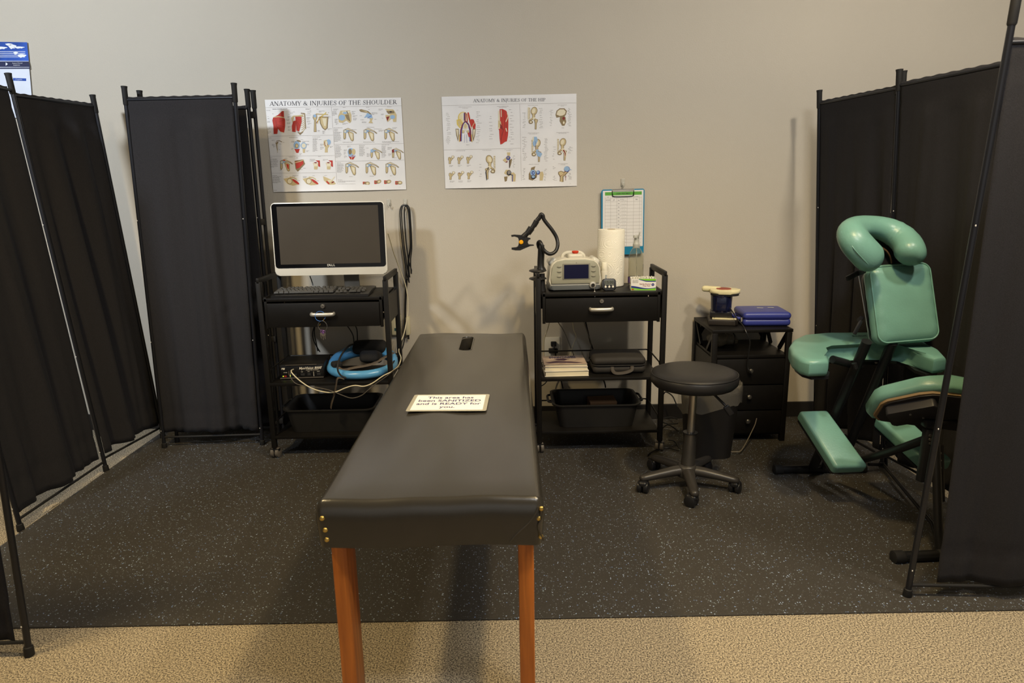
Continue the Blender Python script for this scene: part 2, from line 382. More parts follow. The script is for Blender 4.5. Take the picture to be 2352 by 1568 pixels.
screen('folding_screen', 'black screen whose pole foot shows at the lower left corner of the photo',
       [((-1.413, 1.732, 0), (-1.345, 1.732, 1.80)), ((-1.95, 1.715, 0), (-1.98, 1.715, 1.80))],
       [(0, 1, .035, .01, .05, 1.72)], seed=2)
screen('folding_screen', 'folded black fabric screen standing against the back wall left of the computer cart',
       [((-1.819, 3.351, 0), (-1.775, 3.351, 1.783)), ((-1.315, 3.37, 0), (-1.258, 3.33, 1.785)), ((-1.79, 3.43, 0), (-1.752, 3.44, 1.775)), ((-1.262, 3.475, 0), (-1.246, 3.455, 1.775))],
       [(0, 1, .004, .012, .088, 1.735), (2, 3, .01, .014, .09, 1.70)], seed=3, double=(3,))
screen('folding_screen', 'black fabric screen standing behind the green massage chair',
       [((1.62, 3.467, 0), (1.502, 3.467, 1.725)), ((1.698, 2.941, 0), (1.593, 2.941, 1.735)), ((1.80, 2.34, 0), (1.70, 2.34, 1.765))],
       [(0, 1, .006, .012, .085, 1.675), (1, 2, .012, .01, .095, 1.685)], seed=4, double=(1,))
screen('folding_screen', 'black fabric screen at the right edge of the photo in front of the massage chair',
       [((1.244, 1.937, 0), (1.338, 1.937, 1.775)), ((1.86, 1.90, 0), (1.93, 1.90, 1.775))],
       [(0, 1, (.084, .004), .01, .055, 1.66)], seed=5)
# ------------------------------------------------------------------ treatment table
t = thing('treatment_table', 'black vinyl padded treatment table on orange-brown wooden legs in the middle of the mat', 'treatment table', (-.2, 2.335, 0))
TX, TY0, TY1, TZ = -.195, 1.42, 3.24, .612
def padwarp(p):
    u = p.x/.26; v = p.y/.91
    if p.z < 0: p.z = 0
    p.z -= .056
    if p.z > 0: p.z += .0022*math.sin(p.x*34)*math.sin(p.y*9+1)*(1-u*u)
    if v > .97: p.z += -.004*math.sin(u*3.0)
    if v < -.9 and p.z < 0: p.x *= .978
    p.z += .003*math.sin(u*4)*(1 if v < -.9 else 0)*(1 if p.z < 0 else .6)
    return p
mb = MB(); mb.soft((.526, TY1-TY0, .224), (.022, .024, .048), T(TX, (TY0+TY1)/2, TZ-.056), puff=.014, n=20, k=6, warp=padwarp, bottom=False)
bmesh.ops.remove_doubles(mb.bm, verts=mb.bm.verts, dist=.0002)
pad = build('cushion', mb, VINYL, t, smooth=60)
cb = MB(); cb.prism(rrect(.052, .27, .024, 6), .3, T(TX-.008, 2.965, .53)); cut = build('cutter', cb, RUB)
cut.location = -Vector(t['origin'])
cut.data.transform(Matrix.Identity(4)); bpy.context.view_layer.update()
cut.location = (0, 0, 0); pad_l = pad; cut.data.transform(Matrix.Translation((0, 0, 0)))
bpy.context.view_layer.update()
bo = pad.modifiers.new('slot', 'BOOLEAN'); bo.object = cut; bo.operation = 'DIFFERENCE'; bo.solver = 'EXACT'
dg = bpy.context.evaluated_depsgraph_get(); dg.update()
me = bpy.data.meshes.new_from_object(pad.evaluated_get(dg)); pad.modifiers.clear(); pad.data = me
me.polygons.foreach_set('use_smooth', [True]*len(me.polygons)); me.set_sharp_from_angle(angle=math.radians(50))
bpy.data.objects.remove(cut)
mb = MB(); mb.prism(rrect(.075, .30, .035, 6), .012, T(TX-.008, 2.965, TZ-.107)); build('slot_base', mb, RUB, t)
mb = MB(); ring = [Vector((x+TX-.008, y+2.965, TZ+.0078)) for x, y in rrect(.056, .274, .026, 6)]; mb.tube(ring, .003, n=8, closed=True); build('slot_piping', mb, VINYL, t)
mb = MB(); mb.box((TX, (TY0+TY1)/2, TZ-.116), (.46, TY1-TY0-.08, .008)); build('underframe', mb, M('dark_underside', (40, 34, 28), .8), t)
OAK = mat_wood('orange_wood', (172, 92, 26), (216, 126, 46))
for x, y in ((-.416, 1.50), (.024, 1.50), (-.416, 3.14), (.024, 3.14)):
    mb = MB(); sgn = 1 if x < TX else -1
    mb.bar((x, y, TZ-.118), (x-sgn*.0, y, 0), .037, .082, bev=.004); build('leg', mb, OAK, t)
for x, z in ((-.437, .575), (-.432, .546), (-.430, .522), (.060, .600-.012), (.054, .564), (.058, .519)):
    mb = MB(); mb.ball((x, TY0-.0005 if x < TX else TY0+.002, z), (.0058, .004, .0058), n=6); build('tack', mb, BRASS, t)
mb = MB(); mb.tube(spline([(.066, TY0+.0015, .595), (.060, TY0-.0005, .565), (.052, TY0-.0005, .545), (.064, TY0, .510)]), .0022, n=6)
mb.tube(spline([(.052, TY0+.0012, .592), (.035, TY0, .560), (.0, TY0-.0003, .525), (-.014, TY0, .507)]), .0018, n=6)
build('corner_seam', mb, VINYL, t)
# sign on the table
t = thing('laminated_sign', 'small laminated white notice lying on the black treatment table', 'sign', (-.205, 2.09, TZ+.011))
sm = T(-.205, 2.09, TZ+.0162) @ RZ(math.radians(-2))
mb = MB(); mb.prism(rrect(.250, .172, .008), .0008, sm); build('laminate', mb, M('laminate_clear', (170, 166, 150), .15), t)
mb = MB(); mb.prism(rrect(.226, .152, .002), .0004, sm @ T(0, 0, .0009)); build('paper', mb, M('bright_paper', (245, 244, 244), .3), t)
mb = MB()
for i, s_ in enumerate(('This area has', 'been SANITIZED', 'and is READY for', 'you.')): mb.text(s_, .0285, sm @ T(0, .048-i*.032, .0015), ext=.0001, bold=.0004)
build('printed_text', mb, M('navy_ink', (40, 38, 100), .5), t, smooth=0)
# ------------------------------------------------------------------ carts
def cart(label, x0):
    YF, YB, X0, X1 = 3.19, 3.485, x0, x0+.595
    t = thing('rolling_cart', label, 'cart', (x0+.3, 3.34, 0), 'black rolling carts along the back wall')
    for x in (X0, X1):
        for y in (YF, YB):
            mb = MB(); mb.bar((x, y, .058), (x, y, .884), .024, .024, bev=.003); build('leg', mb, BLKM, t)
        mb = MB(); mb.bar((x, YF-.012, .888), (x, YB+.012, .888), .026, .016, bev=.003); build('handle_bar', mb, BLKM, t)
        mb = MB(); mb.box((x+(.026 if x == X0 else -.026), YF-.004, .735), (.014, .012, .15), bev=.002); mb.box((x, (YF+YB)/2, .735), (.012, YB-YF, .13)); build('drawer_case_side', mb, BLK, t)
    xm = (X0+X1)/2; ym = (YF+YB)/2
    mb = MB(); mb.box((xm, ym, .797), (.565, YB-YF+.02, .016), bev=.002); build('top_panel', mb, BLK, t)
    mb = MB(); mb.box((xm, YB+.003, .74), (.56, .012, .12)); build('drawer_case_back', mb, BLK, t)
    mb = MB(); mb.box((xm, YF-.006, .7235), (.528, .018, .115), bev=.002); mb.box((xm, ym, .672), (.51, YB-YF-.03, .008)); dr = build('drawer', mb, BLK, t)
    hx = xm-.002; mb = MB()
    mb.tube(spline([(hx-.052, YF-.016, .729), (hx-.050, YF-.034, .729), (hx-.03, YF-.041, .729), (hx, YF-.043, .729), (hx+.03, YF-.041, .729), (hx+.050, YF-.034, .729), (hx+.052, YF-.016, .729)], 5), .0068, n=12, flat=1.35)
    build('handle', mb, SILV, dr)
    mb = MB(); mb.lathe([(0, .008), (.006, .008), (.0065, .006), (.0095, .006), (.011, .003), (.011, 0)], T(hx+.002, YF-.0155, .766) @ RX(PI/2), n=20); mb.box((hx+.002, YF-.0237, .766), (.0018, .001, .006), m=1); build('lock', mb, [STEEL, RUB], dr)
    for z in (.384, .113):
        mb = MB(); mb.box((xm, ym-.002, z), (.575, YB-YF+.024, .015), bev=.002); build('shelf', mb, BLK, t)
        mb = MB(); r_ = .0038; zz = z+.068
        mb.tube([(X0+.006, YF+.012, z+.012), (X0+.006, YF+.02, zz-.012), (X0+.006, YF+.035, zz), (X0+.006, YB-.01, zz), (X0+.02, YB+.004, zz), (X1-.02, YB+.004, zz), (X1-.006, YB-.01, zz), (X1-.006, YF+.035, zz), (X1-.006, YF+.02, zz-.012), (X1-.006, YF+.012, z+.012)], r_, n=8)
        build('guard_rail', mb, BLKM, t)
    for x in (X0, X1):
        for y in (YF, YB):
            a = random.uniform(-.4, .4) if y == YF else 1.0; mt = T(x, y, 0) @ RZ(a)
            mb = MB(); mb.cyl((x, y, .045), (x, y, .062), .008, n=10); mb.prism(rrect(.044, .03, .008), .012, mt @ T(0, .004, .041)); cs = build('caster', mb, BLKP, t)
            for q in (-.012, .012): mb = MB(); mb.lathe([(0, -.009), (.020, -.009), (.0248, -.006), (.0248, .006), (.020, .009), (0, .009)], mt @ T(q, .006, .0312) @ RY(PI/2), n=22); build('wheel', mb, M('grey_wheel', (96, 90, 82), .5), cs)
    return t
cart('black rolling cart with a drawer carrying the computer monitor and keyboard', -1.185)
cart('black rolling cart with a drawer carrying the laser unit and paper towels', .128)
# ------------------------------------------------------------------ lettering with serifs for the chart titles
GL = {  # strokes: ('v', x, y0, y1, width) stems, ('l', x0, y0, x1, y1, w) lines, ('a', cx, cy, rx, ry, a0, a1, w0, w1) arcs, ('s', x, y, w) serifs
 'A': (.78, [('l', .08, 0, .40, 1, .04), ('l', .40, 1, .70, 0, .11), ('l', .20, .34, .58, .34, .04), ('s', .08, 0, .24), ('s', .70, 0, .28)]),
 'N': (.84, [('v', .14, 0, 1, .045), ('l', .14, 1, .70, 0, .11), ('v', .70, 0, 1, .045), ('s', .14, 0, .26), ('s', .70, 1, .26), ('s', .08, 1, .2)]),
 'T': (.68, [('v', .34, 0, 1, .105), ('l', .04, .975, .64, .975, .045), ('l', .045, 1, .045, .78, .035), ('l', .635, 1, .635, .78, .035), ('s', .34, 0, .30)]),
 'O': (.84, [('a', .42, .5, .34, .5, 0, 360, .11, .04)]),
 'M': (.98, [('v', .14, 0, 1, .045), ('l', .16, 1, .49, .05, .10), ('l', .49, .05, .82, 1, .04), ('v', .84, 0, 1, .105), ('s', .14, 0, .24), ('s', .84, 0, .28), ('s', .09, 1, .2), ('s', .88, 1, .2)]),
 'Y': (.74, [('l', .10, 1, .37, .45, .105), ('l', .66, 1, .37, .45, .04), ('v', .37, 0, .47, .10), ('s', .37, 0, .28), ('s', .10, 1, .24), ('s', .66, 1, .22)]),
 '&': (.88, [('a', .36, .76, .17, .22, 0, 360, .07, .04), ('a', .34, .27, .26, .27, 60, 330, .10, .05), ('l', .24, .62, .74, .02, .10), ('l', .56, .17, .72, .50, .035), ('s', .72, .52, .2), ('s', .78, 0, .14)]),
 'I': (.38, [('v', .19, 0, 1, .105), ('s', .19, 0, .28), ('s', .19, 1, .28)]),
 'J': (.36, [('v', .20, -.05, 1, .105), ('a', .03, -.06, .17, .2, 270, 360, .09, .05), ('s', .20, 1, .28)]),
 'U': (.82, [('v', .16, .3, 1, .105), ('v', .66, .3, 1, .045), ('a', .41, .32, .25, .32, 180, 360, .06, .05), ('s', .16, 1, .28), ('s', .66, 1, .24)]),
 'R': (.76, [('v', .17, 0, 1, .105), ('a', .32, .75, .26, .25, -90, 90, .10, .04), ('l', .17, .98, .32, .98, .04), ('l', .17, .5, .34, .5, .04), ('l', .36, .5, .66, .02, .105), ('s', .17, 0, .28), ('s', .70, 0, .18), ('s', .12, 1, .2)]),
 'E': (.68, [('v', .17, 0, 1, .105), ('l', .10, .98, .56, .98, .04), ('l', .10, .02, .60, .02, .04), ('l', .2, .52, .46, .52, .04), ('l', .56, 1, .56, .78, .035), ('l', .605, 0, .605, .25, .035), ('l', .46, .42, .46, .62, .035)]),
 'S': (.60, [('a', .30, .74, .21, .26, 20, 270, .05, .06), ('a', .30, .25, .23, .26, -160, 90, .05, .06), ('l', .18, .62, .44, .40, .11), ('l', .50, .70, .50, .97, .03), ('l', .07, .03, .07, .30, .03)]),
 'F': (.64, [('v', .17, 0, 1, .105), ('l', .10, .98, .56, .98, .04), ('l', .2, .50, .46, .50, .04), ('l', .56, 1, .56, .76, .035), ('l', .46, .40, .46, .60, .035), ('s', .17, 0, .28)]),
 'H': (.88, [('v', .18, 0, 1, .105), ('v', .70, 0, 1, .105), ('l', .18, .51, .70, .51, .04), ('s', .18, 0, .28), ('s', .70, 0, .28), ('s', .18, 1, .28), ('s', .70, 1, .28)]),
 'L': (.66, [('v', .17, 0, 1, .105), ('l', .10, .02, .58, .02, .04), ('l', .585, 0, .585, .26, .035), ('s', .17, 1, .28)]),
 'D': (.86, [('v', .17, 0, 1, .105), ('a', .34, .5, .40, .5, -90, 90, .105, .04), ('l', .08, .98, .36, .98, .04), ('l', .08, .02, .36, .02, .04)]),
 'P': (.70, [('v', .17, 0, 1, .105), ('a', .32, .74, .27, .26, -90, 90, .10, .04), ('l', .08, .98, .34, .98, .04), ('l', .17, .48, .34, .48, .04), ('s', .17, 0, .28)]),
 ' ': (.30, []),
}
def title_width(s_): return sum(GL[c][0] for c in s_)
def title(mb, s_, x0, x1, base0, base1, h, put):
    """serif capitals from x0 to x1 on a baseline base0..base1; put(x, y) -> 3D"""
    k = (x1-x0)/title_width(s_); x = x0
    def P(a, b): X = x+a*k; B = base0+(base1-base0)*(X-x0)/(x1-x0); return put(X, B-b*h)
    hk = h/k
    for c in s_:
        for g in GL[c][1]:
            if g[0] == 'v': _, a, y0, y1, w_ = g; mb.face([P(a-w_/2, y0), P(a+w_/2, y0), P(a+w_/2, y1), P(a-w_/2, y1)])
            elif g[0] == 's':
                _, a, y, w_ = g; y0 = y if y < .5 else y-.035; mb.face([P(a-w_/2, y0), P(a+w_/2, y0), P(a+w_/2, y0+.035), P(a-w_/2, y0+.035)])
            elif g[0] == 'l':
                _, a0, b0, a1, b1, w_ = g
                d = Vector((a1-a0, (b1-b0)*hk)).normalized(); n = Vector((-d.y, d.x/hk))*w_/2
                mb.face([P(a0+n.x, b0+n.y), P(a0-n.x, b0-n.y), P(a1-n.x, b1-n.y), P(a1+n.x, b1+n.y)])
            else:
                _, cx, cy, rx, ry, a0, a1, wa, wb = g; N = 20; pr = None
                for i in range(N+1):
                    q = math.radians(a0+(a1-a0)*i/N); wd = wb+(wa-wb)*abs(math.cos(q)); co, si = math.cos(q), math.sin(q)
                    o_ = (cx+rx*co, cy+ry*si); i_ = (cx+(rx-wd)*co, cy+(ry-wb)*si)
                    if pr: mb.face([P(*pr[0]), P(*pr[1]), P(*i_), P(*o_)])
                    pr = (o_, i_)
        x += GL[c][0]*k
INKS = [INK, INKG, INKL, TAN, TAND, TANW, RED, REDD, BLU, BLUD, YEL, GRN]
K = dict(ink=0, grey=1, line=2, tan=3, tand=4, tanw=5, red=6, redd=7, blu=8, blud=9, yel=10, grn=11)
class Chart:
    """printed matter on a flat sheet; coordinates are converted to the sheet's own plane once"""
    def __init__(s, ox, oy, sc, Y): s.ox, s.oy, s.sc, s.Y = ox, oy, sc, Y; s.lay = 0; s.arts = []; s.mb = None
    def put(s, x, y, l=0): return at(s.ox+x/s.sc, s.oy+y/s.sc, Y=s.Y-.0004-.00012*l)
    def new(s): s.mb = MB(); s.arts.append(s.mb); s.lay = 1
    def poly(s, pts, c):
        s.lay += 1; s.mb.face([s.put(x, y, s.lay) for x, y in pts], K[c])
    def blob(s, x, y, rx, ry, c, a=0, e=1):
        ca, sa = math.cos(a), math.sin(a); pts = []
        for i in range(18):
            q = 2*PI*i/18; u, v = rx*math.cos(q), ry*math.sin(q); pts.append((x+u*ca-v*sa, y+u*sa+v*ca))
        s.poly(pts, c)
    def ln(s, pts, w_, c):
        for (x0, y0), (x1, y1) in zip(pts, pts[1:]):
            d = Vector((x1-x0, y1-y0)); 
            if d.length < 1e-6: continue
            n = Vector((-d.y, d.x)).normalized()*w_/2
            s.lay += .2; s.mb.face([s.put(x0+n.x, y0+n.y, s.lay), s.put(x1+n.x, y1+n.y, s.lay), s.put(x1-n.x, y1-n.y, s.lay), s.put(x0-n.x, y0-n.y, s.lay)], K[c])
    def cap(s, mb, x, y, w_, n, lh=13, c='grey', h=4.2):
        """n lines of print too small to read"""
        for i in range(n):
            ww = w_*random.uniform(.72, 1) if i < n-1 else w_*random.uniform(.35, .8); xx = x
            while xx < x+ww:
                l = random.uniform(9, 26); l = min(l, x+ww-xx)
                mb.face([s.put(xx, y+i*lh), s.put(xx+l, y+i*lh), s.put(xx+l, y+i*lh+h), s.put(xx, y+i*lh+h)], K[c]); xx += l+5
    def scap(s, x, y, k=1, red=False, tilt=0):
        s.new(); f = lambda *p: [(x+a*k, y+b*k) for a, b in p]
        s.poly(f((-100, -75), (-60, -85), (-62, 40), (-75, 62), (-92, 62), (-98, 40)), 'tand'); s.poly(f((-94, -70), (-68, -78), (-70, 40), (-80, 58), (-90, 40)), 'tan')
        s.poly(f((-35, -45), (-12, -58), (50, -28), (54, 70), (38, 94), (12, 80), (-18, 10)), 'tand'); s.poly(f((-26, -38), (-8, -48), (44, -24), (46, 66), (34, 84), (16, 72), (-12, 8)), 'tan')
        s.poly(f((-6, -30), (34, -18), (36, 50), (24, 60), (6, 20)), 'tanw' if not red else 'red')
        s.blob(x-68*k, y-52*k, 24*k, 22*k, 'blu'); s.blob(x-72*k, y-55*k, 15*k, 14*k, 'tanw')
        s.poly(f((-85, -82), (-30, -105), (10, -86), (60, -62), (98, -30), (92, -18), (52, -46), (0, -66), (-40, -70)), 'tand'); s.poly(f((-72, -84), (-30, -97), (8, -80), (50, -60), (86, -32), (50, -54), (0, -74), (-40, -78)), 'tanw')
        s.blob(x-38*k, y-62*k, 20*k, 10*k, 'blu', .3); s.ln(f((-50, -50), (-20, -36), (-24, -14)), 4*k, 'tand')
        if red: s.poly(f((-55, -92), (-20, -90), (-25, -72), (-50, -74)), 'red')
    def femur(s, x, y, k=1):
        s.new(); f = lambda *p: [(x+a*k, y+b*k) for a, b in p]
        s.poly(f((-44, -32), (-22, -40), (-2, -26), (22, -48), (36, -30), (8, 8), (-4, 20), (-6, 62), (-36, 62), (-34, 20), (-46, -2)), 'tand')
        s.poly(f((-38, -28), (-22, -33), (-4, -18), (20, -40), (30, -28), (2, 6), (-11, 18), (-13, 58), (-30, 58), (-28, 18), (-40, -4)), 'tan')
        s.blob(x+24*k, y-40*k, 23*k, 22*k, 'tand'); s.blob(x+24*k, y-41*k, 18*k, 18*k, 'tanw'); s.ln(f((-20, -26), (-8, 8)), 5*k, 'tand')
    def hip(s, x, y, k=1, fl=1, extra=None):
        s.new(); f = lambda *p: [(x+a*k*fl, y+b*k) for a, b in p]
        s.poly(f((-60, -150), (-38, -150), (-30, -60), (-52, 60), (-62, 60)), 'tanw')
        for i in range(8): s.ln(f((-62, -140+i*22), (-34, -134+i*22)), 6*k, 'tand')
        s.blob(x+22*k*fl, y-98*k, 48*k, 62*k, 'tand', .25*fl); s.blob(x+22*k*fl, y-98*k, 40*k, 53*k, 'tan', .25*fl); s.blob(x+16*k*fl, y-100*k, 24*k, 38*k, 'tanw', .25*fl)
        s.poly(f((-8, -60), (38, -58), (36, 0), (10, 22), (-30, 52), (-48, 60), (-58, 48), (-34, 24), (-4, -4)), 'tand'); s.poly(f((0, -58), (30, -56), (28, -4), (4, 14), (-40, 46), (-28, 24), (0, -2)), 'tan')
        s.blob(x-26*k*fl, y+66*k, 32*k, 24*k, 'tand'); s.blob(x-26*k*fl, y+64*k, 17*k, 13*k, 'tanw')
        s.blob(x+24*k*fl, y+12*k, 22*k, 22*k, extra or 'tanw')
        s.poly(f((38, 14), (64, 22), (80, 30), (74, 60), (62, 80), (58, 170), (34, 170), (36, 84), (28, 50), (22, 30)), 'tand'); s.poly(f((40, 22), (60, 28), (72, 36), (64, 62), (54, 80), (51, 168), (41, 168), (43, 82), (36, 48)), 'tan')
def poster(name, label, corners, ch, sheetw=PAPER):
    c3 = [at(x, y, Y=WY-.0045) for x, y in corners]  # tl tr bl br
    o = sum(c3, Vector())/4; t = thing(name, label, 'poster', o)
    mb = MB(); NX = 24; G = [[], []]
    rows = []
    for j in range(13):
        v = j/12; row = []
        for i in range(NX+1):
            u = i/NX; p = c3[0].lerp(c3[1], u).lerp(c3[2].lerp(c3[3], u), v)
            cu = -.007*max(0, (v-.955)/.045)*math.sin(u*PI)**.8; p.y += cu
            row.append((mb.bm.verts.new(p), mb.bm.verts.new(p+Vector((0, .0006, 0)))))
        rows.append(row)
    for j in range(12):
        for i in range(NX):
            a, b, c, d = rows[j][i], rows[j][i+1], rows[j+1][i+1], rows[j+1][i]
            mb.bm.faces.new((a[0], b[0], c[0], d[0])); mb.bm.faces.new((a[1], d[1], c[1], b[1]))
    for j in range(12):
        for i in (0, NX): a, d = rows[j][i], rows[j+1][i]; mb.bm.faces.new((a[0], a[1], d[1], d[0]))
    for i in range(NX):
        for j in (0, 12): a, b = rows[j][i], rows[j][i+1]; mb.bm.faces.new((a[0], b[0], b[1], a[1]))
    build('sheet', mb, sheetw, t)
    for a in ch.arts: build('illustration', a, INKS, t, smooth=0)
    return t
# ---- shoulder chart
ch = Chart(600, 200, 6.271, WY-.005)
ch.new(); ch.poly([(300, 345), (325, 345), (330, 440), (345, 470), (345, 560), (330, 655), (275, 640), (243, 598), (232, 672), (180, 675), (175, 560), (160, 480), (170, 440), (240, 400)], 'red'); ch.ln([(182, 432), (250, 425), (330, 440)], 13, 'tan')
ch.ln([(225, 540), (340, 575)], 4, 'redd'); ch.ln([(210, 480), (222, 560), (243, 598)], 5, 'redd'); ch.ln([(250, 500), (335, 470)], 3, 'redd'); ch.ln([(300, 360), (300, 415)], 7, 'redd'); ch.poly([(276, 640), (330, 655), (300, 660)], 'tanw')
ch.new()
for i in range(9): ch.ln([(555+i*3, 405+i*30), (600, 395+i*30), (632, 380+i*27)], 8, 'tan')
ch.poly([(515, 640), (560, 690), (610, 640), (560, 655)], 'tand'); ch.ln([(570, 375), (625, 380), (640, 600)], 12, 'tand'); ch.poly([(432, 440), (460, 410), (600, 400), (600, 418), (470, 428), (450, 520)], 'tan')
ch.poly([(460, 490), (500, 480), (495, 645), (445, 640), (440, 560)], 'red'); ch.poly([(490, 425), (578, 425), (582, 495), (545, 640), (508, 625), (498, 500)], 'red'); ch.ln([(500, 440), (575, 480)], 4, 'redd'); ch.ln([(500, 480), (560, 560)], 4, 'redd'); ch.ln([(500, 500), (530, 610)], 4, 'redd'); ch.ln([(470, 500), (468, 630)], 4, 'redd')
ch.new(); ch.poly([(748, 400), (800, 385), (806, 440), (790, 480), (795, 645), (757, 645), (762, 480), (742, 440)], 'tand'); ch.poly([(757, 405), (795, 395), (796, 440), (782, 480), (785, 640), (766, 640), (770, 480), (752, 440)], 'tan'); ch.blob(772, 415, 22, 22, 'blu')
ch.poly([(835, 425), (965, 425), (955, 590), (920, 622), (880, 590), (845, 520)], 'tand'); ch.poly([(850, 438), (950, 438), (942, 580), (920, 605), (890, 580), (858, 515)], 'tan'); ch.poly([(880, 450), (938, 450), (930, 560), (905, 560)], 'tanw')
ch.ln([(790, 385), (960, 395)], 15, 'tan'); ch.ln([(800, 500), (935, 360)], 9, 'yel'); ch.ln([(790, 520), (880, 405)], 6, 'redd'); ch.ln([(810, 530), (825, 440), (930, 380)], 6, 'yel')
ch.new(); ch.poly([(1140, 340), (1282, 335), (1278, 350), (1298, 400), (1298, 490), (1275, 520), (1225, 480), (1170, 515), (1118, 505), (1108, 420)], 'tan'); ch.poly([(1205, 400), (1260, 390), (1285, 500), (1235, 465)], 'tand'); ch.poly([(1165, 350), (1282, 345), (1270, 372), (1165, 380)], 'tanw'); ch.blob(1162, 440, 46, 42, 'blu'); ch.blob(1205, 372, 30, 16, 'blu'); ch.ln([(1230, 345), (1250, 385)], 9, 'ink')
ch.new(); ch.poly([(1410, 325), (1440, 318), (1540, 345), (1580, 380), (1600, 430), (1560, 425), (1520, 370), (1430, 355)], 'tand'); ch.poly([(1425, 330), (1520, 348), (1555, 378), (1510, 362)], 'tan'); ch.poly([(1480, 445), (1530, 370), (1590, 400), (1608, 450), (1560, 455), (1520, 430)], 'blu'); ch.poly([(1560, 450), (1610, 445), (1590, 490), (1610, 520), (1545, 515), (1570, 480)], 'tan'); ch.ln([(1530, 445), (1590, 410)], 6, 'blud')
ch.new(); ch.poly([(1785, 315), (1900, 320), (1930, 360), (1950, 400), (1945, 500), (1900, 500), (1890, 440), (1820, 505), (1790, 430), (1790, 400), (1860, 400)], 'tan'); ch.poly([(1800, 345), (1910, 340), (1920, 375), (1830, 385)], 'tand'); ch.poly([(1800, 430), (1850, 420), (1815, 495)], 'redd'); ch.blob(1890, 430, 36, 28, 'blu'); ch.blob(1865, 355, 16, 9, 'ink')
for x in (1280, 1572, 1870): ch.scap(x, 690, .98)
ch.new(); ch.ln([(215, 780), (260, 770), (300, 790)], 9, 'tand'); ch.poly([(205, 800), (250, 785), (235, 830), (240, 900), (235, 952), (222, 880), (215, 830)], 'tand'); ch.ln([(228, 810), (234, 930)], 6, 'tanw')
ch.new(); ch.poly([(478, 890), (555, 890), (535, 948), (505, 945)], 'red'); ch.poly([(595, 880), (632, 880), (628, 945), (600, 945)], 'tan'); ch.blob(512, 835, 46, 58, 'blu'); ch.blob(512, 845, 26, 34, 'tand'); ch.blob(512, 845, 17, 24, 'tan'); ch.blob(610, 842, 42, 46, 'blu'); ch.blob(612, 842, 30, 33, 'tanw'); ch.blob(540, 775, 32, 12, 'tand', .2)
ch.new(); ch.poly([(900, 770), (960, 755), (980, 850), (958, 880), (958, 940), (915, 940), (920, 870), (898, 830)], 'tan'); ch.blob(970, 792, 32, 40, 'blu'); ch.ln([(912, 790), (925, 850), (950, 790), (960, 840)], 7, 'redd'); ch.blob(938, 810, 17, 36, 'tanw')
ch.new(); ch.poly([(1250, 980), (1360, 985), (1325, 1042), (1285, 1040)], 'red'); ch.blob(1290, 935, 46, 58, 'blu'); ch.blob(1280, 930, 24, 42, 'tand'); ch.blob(1330, 930, 27, 44, 'tan'); ch.ln([(1250, 985), (1310, 1005), (1355, 985)], 12, 'blu')
ch.ln([(1305, 1000), (1300, 1040)], 8, 'tan')
for x in (1660, 1968): ch.scap(x, 965, .85, False); ch.poly([(x-88, 965-60), (x-60, 965-75), (x-50, 965-30), (x-80, 965-20)], 'redd' if x > 1800 else 'blu')
ch.scap(365, 1130, .92, True); ch.new(); ch.poly([(480, 1060), (605, 1040), (632, 1105), (560, 1185), (525, 1218), (495, 1180)], 'tand'); ch.poly([(492, 1072), (600, 1060), (612, 1100), (545, 1165), (505, 1175)], 'red'); ch.ln([(482, 1090), (560, 1070), (612, 1045)], 11, 'tan')
for x in (800, 985): ch.new(); ch.poly([(x-55, 1090), (x-10, 1078), (x+20, 1110), (x+8, 1185), (x-38, 1185), (x-40, 1140)], 'tan'); ch.poly([(x-48, 1090), (x+10, 1085), (x+16, 1140), (x-40, 1142)], 'tanw'); ch.poly([(x-20, 1055), (x+42, 1055), (x+48, 1148), (x+22, 1140), (x+20, 1082)], 'red'); ch.blob(x-18, 1088, 22, 8, 'redd')
for x in (1310, 1600, 1888): ch.scap(x, 1180, .98)
for x in (435, 710): ch.new(); ch.poly([(x-115, 1320), (x-20, 1300), (x+40, 1330), (x+110, 1400), (x+20, 1420), (x-60, 1390)], 'tan'); ch.blob(x-25, 1355, 38, 42, 'tand'); ch.blob(x-25, 1355, 31, 35, 'tanw'); ch.ln([(x-25, 1295), (x+30, 1300), (x+80, 1330)], 14, 'tan'); ch.blob(x+62, 1362, 62, 17, 'red', .62)
ch.new(); ch.poly([(892, 1282), (960, 1310), (1040, 1350), (1076, 1390), (1040, 1412), (960, 1400), (900, 1340)], 'tan'); ch.ln([(1010, 1345), (1060, 1290)], 14, 'tanw'); ch.blob(960, 1375, 34, 11, 'red', .8); ch.blob(1030, 1370, 24, 9, 'redd', -.5); ch.blob(985, 1350, 26, 14, 'tanw')
for x, y, s_ in ((1515, 1385, 0), (1680, 1368, .5), (1822, 1366, .3), (1982, 1376, 0)):
    ch.new(); ch.poly([(x-52, y-24), (x-10, y-22), (x-4, y+20), (x-30, y+28), (x-52, y+26)], 'red'); ch.poly([(x-40, y-18), (x-5, y), (x-40, y+18)], 'tand'); ch.blob(x+14, y-8*s_*2, 36, 26, 'tand', -s_); ch.blob(x+18, y-8*s_*2, 26, 19, 'tan', -s_); ch.blob(x+16, y-8*s_*2, 12, 9, 'tanw')
t = poster('anatomy_poster', 'white wall chart titled anatomy and injuries of the shoulder, above the computer monitor', [(608, 229), (921, 224), (628, 441), (933, 435)], ch)
mb = MB(); title(mb, 'ANATOMY & INJURIES OF THE SHOULDER', 120, 1955, 270, 245, 62, lambda x, y: ch.put(x, y)); build('title_text', mb, INK, t, smooth=0)
mb = MB(); pc = ch.put
